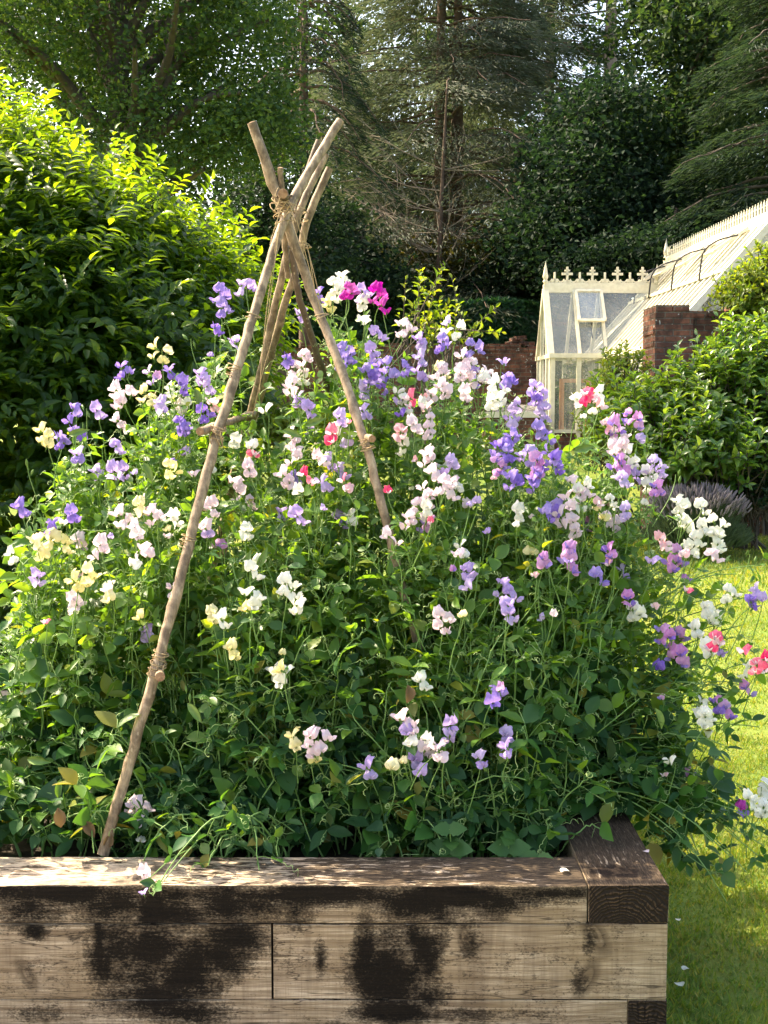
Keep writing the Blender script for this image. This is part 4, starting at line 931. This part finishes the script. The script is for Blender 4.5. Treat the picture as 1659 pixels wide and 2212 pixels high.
def brick_mat():
    m, nt, out = mat('old_brick')
    p = nd(nt, 'ShaderNodeNewGeometry').outputs['Position']
    se = nd(nt, 'ShaderNodeSeparateXYZ', {0: p}).outputs
    nz = noise(nt, p, 9, 3)
    v = nd(nt, 'ShaderNodeCombineXYZ', {0: math_(nt, 'ADD', se[0], se[1]), 1: math_(nt, 'ADD', se[2], math_(nt, 'MULTIPLY', nz, .015)), 2: 0.0}).outputs[0]
    br = nd(nt, 'ShaderNodeTexBrick', {'Vector': v, 'Color1': (.30, .115, .07, 1), 'Color2': (.16, .07, .05, 1), 'Mortar': (.20, .155, .12, 1), 'Scale': 1.0, 'Mortar Size': .009, 'Mortar Smooth': .3, 'Bias': .1, 'Brick Width': .225, 'Row Height': .078})
    f2, f3 = noise(nt, p, 5, 5, .65), noise(nt, p, 2.3, 3)
    c = mix(nt, ramp(nt, f2, [(.40, .75), (.62, 0)]), br.outputs['Color'], (.035, .025, .02))
    vo = nd(nt, 'ShaderNodeTexVoronoi', {'Scale': 2.6, 'Vector': nd(nt, 'ShaderNodeVectorMath', {0: p, 1: nd(nt, 'ShaderNodeTexNoise', {'Scale': 9.0, 'Vector': p}).outputs['Color']}, operation='ADD').outputs[0]})
    c = mix(nt, ramp(nt, math_(nt, 'ADD', vo.outputs['Distance'], math_(nt, 'MULTIPLY', f2, .25)), [(.26, 1), (.30, 0)]), c, (.42, .40, .36))
    b = nd(nt, 'ShaderNodeBump', {'Strength': .9, 'Distance': .02, 'Height': math_(nt, 'ADD', math_(nt, 'MULTIPLY', br.outputs['Fac'], -1.0), f2)})
    pb = nd(nt, 'ShaderNodeBsdfPrincipled', {'Base Color': c, 'Roughness': .9, 'Specular IOR Level': .15, 'Normal': b.outputs[0]})
    nt.links.new(pb.outputs[0], out.inputs[0]); return m
BRK = brick_mat()
def ragged_wall(x0, x1, y0, y1, z0, ztop, rough=.08, bw=.225):
    parts = [box(x0, x1, y0, y1, z0, ztop - .16)]
    for row in range(2):
        z = ztop - .16 + row * .08; x = x0 - (.0 if row == 0 else -.08)
        while x < x1 - .05:
            L = min(bw, x1 - x)
            if row == 0 or R_.random() < .72:
                j = R_.normal(0, .012, 2); parts.append(box(x + .004, x + L - .006, y0 - .012 + j[0] * .6, y1 + .012 + j[1], z + .002, z + .076 + (R_.uniform(-.015, .02) if row else 0)))
            x += bw
    return parts
wx, wy = 3.60, 16.3; wzt = at(1400, 650, wy)[2]
bw = thing('brick_wall', 'tall old brick garden wall with a broken end beside the greenhouse', 'wall', (wx, wy, 0))
P_ = ragged_wall(.5, 6, .12, .5, -.1, wzt - .04); P_ = [(V, f, m_) for V, f, m_ in P_]
mk('wall', P_, BRK, bw)
mk('pier', ragged_wall(0, .50, 0, .78, -.1, wzt + .03) + [box(-.02 + .03 * R_.random(), .06, .05, .7, z, z + .07) for z in np.arange(.6, wzt - .3, .16)], BRK, bw)
lw = thing('brick_wall', 'low dark brick wall with a tumbled top between peas and greenhouse', 'wall', (at(700, 880, 25)[0], 25, .9))
lx0, lx1 = at(380, 880, 25)[0] - lw.location.x, at(1172, 880, 25)[0] - lw.location.x
pr = ragged_wall(lx0, lx1, 0, .35, 0, at(0, 742, 25)[2] - .9); mk('wall', pr, BRK, lw)
tb = []
for k in range(7):
    px = at(1085 + 9 * k, 880, 25)[0] - lw.location.x; zz_ = at(0, 742, 25)[2] - .9 + [0, .05, .14, .17, .10, .05, .02][k] - .06
    tb.append(bar((px, .1, zz_), (px + .22, .2, zz_ + R_.normal(0, .05)), .12, .08))
mk('tumbled_brick', tb, BRK, lw)

# ------------------------------------------------------------------ greenhouse
CRM = plain('cream_paint', (.76, .70, .54), .45, (.62, .55, .40), 14, .05)
IRON = plain('black_iron', (.015, .015, .016), .45)
def glass_mat(name='greenhouse_glass', d0=.22, d1=.62):
    m, nt, out = mat(name)
    lw_ = nd(nt, 'ShaderNodeLayerWeight', {'Blend': .32})
    f = noise(nt, coords(nt), 1.6, 4)
    dirt_glare = nd(nt, 'ShaderNodeBsdfDiffuse', {'Color': (.72, .72, .66, 1)})
    tr_ = nd(nt, 'ShaderNodeBsdfTransparent', {'Color': (.90, .94, .92, 1)})
    gl = nd(nt, 'ShaderNodeBsdfGlossy', {'Roughness': .03, 'Color': (1, 1, 1, 1)})
    a_ = nd(nt, 'ShaderNodeMixShader', {0: math_(nt, 'ADD', math_(nt, 'MULTIPLY', lw_.outputs['Fresnel'], .8), .05), 1: tr_.outputs[0], 2: gl.outputs[0]})
    b_ = nd(nt, 'ShaderNodeMixShader', {0: math_(nt, 'MULTIPLY', ramp(nt, f, [(.3, d0), (.75, d1)]), .5), 1: a_.outputs[0], 2: dirt_glare.outputs[0]})
    nt.links.new(b_.outputs[0], out.inputs[0]); return m
GLS = glass_mat(); GLR = glass_mat('glare_glass', .35, 1.0)  # roof panes: extra white diffuse stands in for bright reflection
gh = thing('greenhouse', 'cream Victorian greenhouse with crested ridges and a glazed porch', 'greenhouse', (3.0, 22.0, .95)); gl_ = np.array(gh.location); gh.rotation_euler = (0, 0, rad(2.2))
def G(parts): return [(V - gl_, f, m_) for V, f, m_ in parts]
RX, RZ, EX, EZ = 5.59, 4.47, 3.97, 2.645
Y0, Y1 = 18.1, 24.0
fr, gls = [], []
nb = 19
slope_n = unit(np.array([-(RZ - EZ), 0, RX - EX]))
for k in range(nb + 1):
    y = Y0 + (Y1 - Y0) * k / nb; big = k in (0, nb)
    for sx_ in (1, -1):
        ex = EX if sx_ == 1 else 2 * RX - EX
        fr.append(bar((ex - .06 * sx_, y, EZ - .07), (RX, y, RZ - .02), .10 if big else .05, .10 if big else .07, (sx_ * -.77, 0, .64)))
fr.append(bar((EX, Y0 - .04, EZ - .03), (EX, Y1 + .04, EZ - .03), .12, .09)); fr.append(bar((2 * RX - EX, Y0 - .04, EZ - .03), (2 * RX - EX, Y1 + .04, EZ - .03), .12, .09))
fr.append(bar((RX, Y0 - .06, RZ + .03), (RX, Y1 + .06, RZ + .03), .09, .17))
fr.append(bar((EX + .9, Y0, EZ + 1.08), (EX + .9, Y1, EZ + 1.08), .05, .05))
for y in (Y0, Y1):      # gable ends and posts
    for x in np.linspace(EX, 2 * RX - EX, 7):
        zt_ = EZ + (RZ - EZ) * (1 - abs(x - RX) / (RX - EX)); fr.append(bar((x, y, 1.0), (x, y, zt_), .06, .06, (0, 1, 0)))
    fr.append(bar((EX, y, EZ - .02), (2 * RX - EX, y, EZ - .02), .06, .08))
    gls.append((np.array([(EX, y, 1.6), (2 * RX - EX, y, 1.6), (2 * RX - EX, y, EZ), (RX, y, RZ), (EX, y, EZ)], float), np.array([[0, 1, 2, 3, 4]]), 0))
for k in range(0, nb + 1, 2):
    y = Y0 + (Y1 - Y0) * k / nb; fr.append(bar((EX + .02, y, 1.0), (EX + .02, y, EZ - .05), .05, .06, (0, 1, 0)))
mk('roof_glazing', G([quad((EX, Y0, EZ - .005), (EX, Y1, EZ - .005), (RX, Y1, RZ), (RX, Y0, RZ))]), GLR, gh)
gls.append(quad((2 * RX - EX, Y0, EZ), (2 * RX - EX, Y1, EZ), (RX, Y1, RZ), (RX, Y0, RZ)))
gls.append(quad((EX + .02, Y0, 1.6), (EX + .02, Y1, 1.6), (EX + .02, Y1, EZ), (EX + .02, Y0, EZ)))
mk('frame', G(fr), CRM, gh); mk('glazing', G(gls), GLS, gh)
mk('brick_base', G([box(EX, 2 * RX - EX, Y0, Y1, .6, 1.6 - .6), box(3.02, 3.95, 22.03, 23.37, .6, 1.25)]), BRK, gh)
# ridge crestings
cr = [bar((RX, Y0 - .05, RZ + .125), (RX, Y1 + .05, RZ + .125), .03, .03)]
for y in np.arange(Y0 + .05, Y1, .13):
    cr.append(bar((RX, y, RZ + .12), (RX, y, RZ + .30), .022, .032)); cr.append(bar((RX, y - .035, RZ + .24), (RX, y + .035, RZ + .24), .02, .02)); cr.append(bar((RX, y, RZ + .30), (RX, y, RZ + .335), .012, .014))
mk('cresting', G(cr), CRM, gh)
def finial(x, y, z, s=1.0):
    prof = [(0, .03), (.04, .05), (.06, .05), (.08, .03), (.10, .045), (.14, .055), (.22, .04), (.36, .012), (.42, .002)]
    P = np.array([(x, y, z + a * s) for a, _ in prof]); mk('finial', G([tube(P, [b * s for _, b in prof], 8)]), CRM, gh, True)
finial(RX, Y1 + .03, RZ + .1, 1.0); finial(RX, Y0, RZ + .1, 1.0)
# porch
PX, PY0, PY1, PR, PZ = 3.0, 22.0, 23.4, 22.7, 3.86
xr = EX + (PZ - EZ) / (RZ - EZ) * (RX - EX)
pf, pg = [], []
def inter(x, zt_): return x
for sy_ in (0, 1):
    ye = PY0 if sy_ == 0 else PY1; up_ = (0, -.86 if sy_ == 0 else .86, .5)
    for x, wdt in ((PX, .11), (PX + .52, .055), (PX + 1.0, .055)):
        z_end = EZ if x <= EX else EZ
        pf.append(bar((x, ye, EZ - .03), (x, PR, PZ), wdt, .07, up_))
    pf.append(bar((EX, ye, EZ), (xr, PR, PZ), .07, .06, up_))
    pf.append(bar((PX - .05, ye - (.03 if sy_ == 0 else -.03), EZ - .02), (EX + .02, ye - (.03 if sy_ == 0 else -.03), EZ - .02), .10, .08))
    pg.append(quad((PX, ye, EZ), (EX, ye, EZ), (xr, PR, PZ), (PX, PR, PZ)))
    pg.append(quad((PX, ye, 1.25), (EX, ye, 1.25), (EX, ye, EZ), (PX, ye, EZ)))
    for x in (PX + .03, PX + .50, PX + .95): pf.append(bar((x, ye, .95), (x, ye, EZ), .075, .07, (0, 1, 0)))
    pf.append(bar((PX, ye, 1.27), (EX, ye, 1.27), .07, .06))
pf.append(bar((PX - .04, PR, PZ + .02), (xr + .05, PR, PZ + .02), .08, .15))
for y in (PY0 + .02, PR - .3, PR + .3, PY1 - .02):
    zt_ = EZ + (PZ - EZ) * (1 - abs(y - PR) / (PR - PY0)); pf.append(bar((PX, y, .95), (PX, y, zt_), .06, .06, (0, 1, 0)))
pf.append(bar((PX, PY0, EZ - .02), (PX, PY1, EZ - .02), .06, .07)); pf.append(bar((PX, PY0, 1.8), (PX, PY1, 1.8), .05, .05))
pg.append((np.array([(PX, PY0, 1.0), (PX, PY1, 1.0), (PX, PY1, EZ), (PX, PR, PZ), (PX, PY0, EZ)], float), np.array([[0, 1, 2, 3, 4]]), 0))
po = mk('porch', G(pf), CRM, gh); mk('porch_glazing', G(pg), GLS, gh)
cr = [bar((PX - .02, PR, PZ + .115), (xr, PR, PZ + .115), .03, .04)]
for k, x in enumerate(np.arange(PX + .17, xr - .03, .233)):
    big = k % 2 == 1
    z0 = PZ + .12
    if big:
        cr += [bar((x, PR, z0), (x, PR, z0 + .30), .04, .03, (0, 1, 0)), bar((x - .10, PR, z0 + .17), (x + .10, PR, z0 + .17), .03, .045), bar((x - .05, PR, z0 + .23), (x + .05, PR, z0 + .23), .03, .03), bar((x - .07, PR, z0 + .03), (x + .07, PR, z0 + .03), .03, .05)]
    else:
        cr += [bar((x, PR, z0), (x, PR, z0 + .20), .035, .03, (0, 1, 0)), bar((x - .06, PR, z0 + .05), (x + .06, PR, z0 + .05), .03, .06)]
    for sg in (-1, 1):   # little arches between
        a_ = np.linspace(0, math.pi, 7); cr.append(tube(np.stack([x + sg * (.115) + np.cos(a_) * .06, np.full(7, PR), z0 + .075 - np.sin(a_) * .05], 1), .012, 5))
mk('porch_cresting', G(cr), CRM, gh)
finial(PX + .0, PR, PZ + .1, 1.0); finial(xr + .02, PR, PZ + .1, .9)
# open roof vent on the porch
vn = []
def pv(x, f): return np.array([x, PR - (PR - PY0) * f, PZ - (PZ - EZ) * f])
off = np.array([0, -.86, .5])
a0, a1 = pv(PX + .55, .04) + off * .05, pv(PX + 1.02, .04) + off * .05; b0, b1 = pv(PX + .55, .52) + off * .09, pv(PX + 1.02, .52) + off * .09
for p, q_ in ((a0, a1), (b0, b1), (a0, b0), (a1, b1)): vn.append(bar(p, q_, .05, .045, off))
v_o = mk('vent', G(vn), CRM, gh); mk('vent_pane', G([quad(a0, a1, b1, b0)]), GLS, v_o)
mk('vent_stay', G([bar(pv(PX + .78, .55), (b0 + b1) / 2, .015, .015, (1, 0, 0)), bar(pv(PX + .78, .75), pv(PX + .78, .5) - [0, 0, .1], .015, .015, (1, 0, 0))]), IRON, gh)
# main roof vents with iron stays
def rv(y, f, o=.0): return np.array([RX + (EX - RX) * f, y, RZ + (EZ - RZ) * f]) + slope_n * o
for y in (19.3, 20.9, 22.4, 23.5):
    a0, a1, b0, b1 = rv(y - .28, .03, .06), rv(y + .28, .03, .06), rv(y - .28, .27, .20), rv(y + .28, .27, .20)
    v_o = mk('vent', G([bar(p, q_, .05, .045, slope_n) for p, q_ in ((a0, a1), (b0, b1), (a0, b0), (a1, b1))]), CRM, gh); mk('vent_pane', G([quad(a0, a1, b1, b0)]), GLS, v_o)
    mk('vent_stay', G([tube(resample([rv(y - .3, .10, .10), rv(y - .30, .22, .30), rv(y - .1, .30, .32), rv(y - .05, .45, .04)], 12), .014, 6)]), IRON, gh, True)
# staging and timber door inside
OR_ = plain('orange_timber', (.60, .24, .07), .6, (.45, .17, .05), 12)
mk('inner_door', G([box(3.22, 3.30, 22.3, 22.36, 1.0, 2.15), box(3.7, 3.78, 22.3, 22.36, 1.0, 2.15), box(3.22, 3.78, 22.3, 22.36, 2.15, 2.22), box(3.04, 3.10, 23.2, 23.26, 1.0, 2.2)]), OR_, gh)
SHL = plain('staging_wood', (.40, .34, .25), .7)
mk('staging', G([box(4.2, 4.9, 18.6, 23.7, 1.75, 1.80)]), SHL, gh)
# plants under the glass
GP = leafmat('tomato_leaf', [(.04, .10, .02), (.07, .14, .03)], .4)
for k, (x, y, h) in enumerate([(3.55, 22.9, 1.5), (4.5, 22.2, 1.5), (4.6, 20.8, 1.6), (4.5, 19.4, 1.5), (3.4, 23.1, 1.1)]):
    t = thing('potted_plant', ['tall leafy plant inside the porch, nearest the inner door', 'leafy plant under glass where the porch meets the main house', 'leafy plant under the middle of the main greenhouse roof', 'leafy plant under glass at the near end of the greenhouse', 'smaller leafy plant inside the porch by the gable'][k], 'plant', (x, y, 1.0), 'plants inside the greenhouse')
    ctr = np.stack([R_.normal(0, .14, 24), R_.normal(0, .14, 24), np.linspace(.3, h, 24)], 1) + [x, y, 1.0]
    crown(ctr, 16, .10, .12, GP, t, PINL, 1, .4, 'foliage'); mk('stem', [tube([(0, 0, .25), (.02, 0, h * .6), (0, 0, h)], .015, 6)], STEM, t, True)
    mk('pot', [tube([(0, 0, 0), (0, 0, .12), (0, 0, .24), (0, 0, .245), (0, 0, .27), (0, 0, .2)], [.10, .12, .135, .15, .15, .12], 14)], plain('terracotta', (.36, .14, .07), .8, (.28, .10, .05), 20), t, True)
cf = thing('cold_frame', 'low brick cold frame with a cream timber edge left of the porch', 'cold frame', (2.3, 21.6, .9))
mk('brick_base', [box(-.5, .55, 0, .9, -.2, .62)], BRK, cf); mk('timber_edge', [box(-.54, .59, -.04, .03, .62, .72), box(-.54, -.46, .03, .94, .62, .72), box(.51, .59, .03, .94, .62, .72)], CRM, cf)
mk('lid', [quad((-.46, .03, .70), (.51, .03, .70), (.51, .94, .85), (-.46, .94, .85))], GLS, cf)

# ------------------------------------------------------------------ shrubs right of the peas
def shoot_shrub(name, label, blobs, ns, nlf, Lsh, lsize, mt, origin, cat='shrub', lo=.7, upw=1.0):
    t = thing(name, label, cat, origin); l = np.array(origin)
    P, d = clump_pts([ell(*b) for b in blobs], ns, lo)
    gz = ground_z(P[:, 0], P[:, 1]); ok = P[:, 2] > gz + .05; P, d = P[ok], d[ok]; n = len(P)
    ax = unit(d * .55 + np.array([0, -.1, upw]) + R_.normal(0, .25, (n, 3))); L = R_.uniform(.6, 1.3, n) * Lsh
    q, dd, nn, ss = [], [], [], []
    sd = unit(np.cross(ax, rvec(n))); s2 = np.cross(ax, sd)
    for k in range(nlf):
        tt = .1 + .9 * k / (nlf - 1); a = k * 2.4; o = sd * math.cos(a) + s2 * math.sin(a)
        q.append(P + ax * (L * tt)[:, None]); dd.append(unit(o * (1 - .35 * tt) + ax * (.45 + .5 * tt) + R_.normal(0, .15, (n, 3)))); nn.append(ax + o * -.3 + R_.normal(0, .15, (n, 3))); ss.append(lsize * R_.uniform(.7, 1.25, n) * (1 - .35 * max(0, tt - .7) / .3))
    V, Fc = inst(*LAUL, frames(np.concatenate(dd), np.concatenate(nn)), np.concatenate(q) - l, np.concatenate(ss)); mk('foliage', [(V, Fc, 0)], mt, t, True)
    V, Fc = tubes(np.stack([P - l - ax * .25, P - l, P + ax * L[:, None] - l], 1), np.array([.012, .009, .004]) * min(1, Lsh / .3) ** 1.5, 4)
    k = R_.choice(n, min(16, n), replace=False)
    st_ = [tube(resample([(R_.normal(0, .2), R_.normal(0, .1), 0), (P[i_] - l) * .5 + [0, 0, .1], P[i_] - l], 8), np.linspace(.035, .012, 8) * min(1, Lsh / .3) ** 2.5, 6) for i_ in k]
    mk('stem', [(V, Fc, 0)] + st_, WBARK, t, True); return t
LAU = leafmat('laurel_leaf', [(.048, .12, .028), (.075, .16, .035), (.11, .20, .044), (.16, .25, .06)], .48, (3, 2.5, .7), .22, .7)
ox = at(1500, 880, 15.2)[0]
shoot_shrub('laurel_shrub', 'glossy leaved laurel shrub growing up the brick wall', [(1400, 955, 14.8, 90, 85, .5), (1520, 905, 14.9, 100, 95, .6), (1620, 850, 14.9, 100, 115, .6), (1560, 1000, 14.6, 150, 90, .7), (1450, 990, 14.6, 110, 65, .6), (1345, 920, 15.1, 45, 55, .4), (1720, 900, 14.8, 110, 180, .6)], 1250, 11, .40, .145, LAU, (ox, 15.3, 0), lo=.55)
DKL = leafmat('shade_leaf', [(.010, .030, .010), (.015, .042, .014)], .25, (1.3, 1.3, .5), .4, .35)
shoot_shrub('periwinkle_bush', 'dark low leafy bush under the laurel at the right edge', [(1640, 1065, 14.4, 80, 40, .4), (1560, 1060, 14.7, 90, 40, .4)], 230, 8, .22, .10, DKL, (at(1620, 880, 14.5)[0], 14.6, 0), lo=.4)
YEL = leafmat('golden_leaf', [(.09, .17, .02), (.13, .21, .03), (.18, .22, .035), (.07, .14, .02)], .48, (2.2, 1.9, .5), .45, .3)
shoot_shrub('golden_climber', 'yellow green climber tumbling over the top of the brick wall', [(1615, 640, 16.2, 55, 34, .35), (1660, 610, 16.2, 60, 60, .35), (1660, 680, 16.1, 60, 30, .3)], 330, 8, .24, .10, YEL, (at(1640, 880, 16.3)[0], 16.2, 0), 'climber', .3, .3)
shoot_shrub('golden_bush', 'yellow green bush at the foot of the brick pier by the porch', [(1345, 810, 15.9, 45, 40, .35), (1310, 880, 15.8, 40, 60, .35), (1290, 960, 15.6, 40, 50, .3)], 230, 8, .22, .09, YEL, (at(1330, 880, 15.8)[0], 15.9, 0), lo=.3)
shoot_shrub('young_pear', 'twiggy yellow green sapling with upright shoots behind the peas', [(908, 675, 5.3, 14, 62, .12), (1015, 700, 5.4, 28, 28, .12), (872, 700, 5.3, 14, 36, .10), (950, 745, 5.4, 80, 30, .2)], 30, 9, .15, .042, YEL, (at(930, 880, 5.4)[0], 5.45, 0), 'sapling', .2, 1.1)
for (u0, v0, u1, v1) in ((910, 760, 910, 575), (865, 760, 852, 610), (1010, 760, 1030, 650)): pass
shoot_shrub('golden_spurge', 'low yellow green plant seen between the poles behind the bed', [(650, 925, 6.0, 60, 25, .2), (610, 940, 6.0, 40, 20, .2)], 90, 8, .10, .05, YEL, (at(650, 880, 6)[0], 6.05, 0), 'plant', .2, .9)

# lavender
lv = thing('lavender_bush', 'rounded grey lavender bush with faded purple spikes on the lawn', 'lavender', (at(1510, 880, 13.9)[0], 13.9, 0)); ll = np.array(lv.location)
LVS = leafmat('lavender_leaf', [(.07, .11, .05), (.095, .13, .065), (.05, .085, .036)], .2, (1.2, 1.2, .7), .6, .2)
LVF = leafmat('lavender_spike', [(.20, .165, .18), (.26, .22, .235), (.15, .13, .13)], .2, (1.1, 1, 1.1), .7, .1)
n = 5200; a = R_.uniform(0, 6.283, n); r = R_.random(n) ** .5
base_ = np.stack([np.cos(a) * r * .50, np.sin(a) * r * .45, .10 + .30 * np.sqrt(np.maximum(0, 1 - r * r)) * R_.uniform(.3, 1, n)], 1)
d = unit(np.stack([np.cos(a) * r * .9, np.sin(a) * r * .9, np.full(n, .9)], 1) + R_.normal(0, .2, (n, 3)))
V, Fc = inst(*SLIV, frames(d, rvec(n)), base_, np.stack([np.full(n, .16), R_.uniform(.13, .24, n), np.full(n, .1)], 1))
mk('foliage', [(V, Fc, 0)], LVS, lv)
n = 650; a = R_.uniform(0, 6.283, n); r = R_.random(n) ** .5
b0 = np.stack([np.cos(a) * r * .42, np.sin(a) * r * .4, .30 + .22 * np.sqrt(1 - r * r)], 1); d = unit(np.stack([np.cos(a) * r * .75, np.sin(a) * r * .75, np.ones(n)], 1) + R_.normal(0, .12, (n, 3)))
L = R_.uniform(.14, .28, (n, 1)); tip = b0 + d * L
V, Fc = tubes(np.stack([b0, tip], 1), np.array([.003, .002]), 3)
V2, F2 = tubes(np.stack([tip, tip + d * .03, tip + d * .06, tip + d * .085], 1), np.array([.006, .010, .009, .002]), 5)
mk('flower_spike', [(V, Fc, 0), (V2, F2, 1)], [LVS, LVF], lv)['kind'] = 'stuff'
bpy.context.view_layer.update()
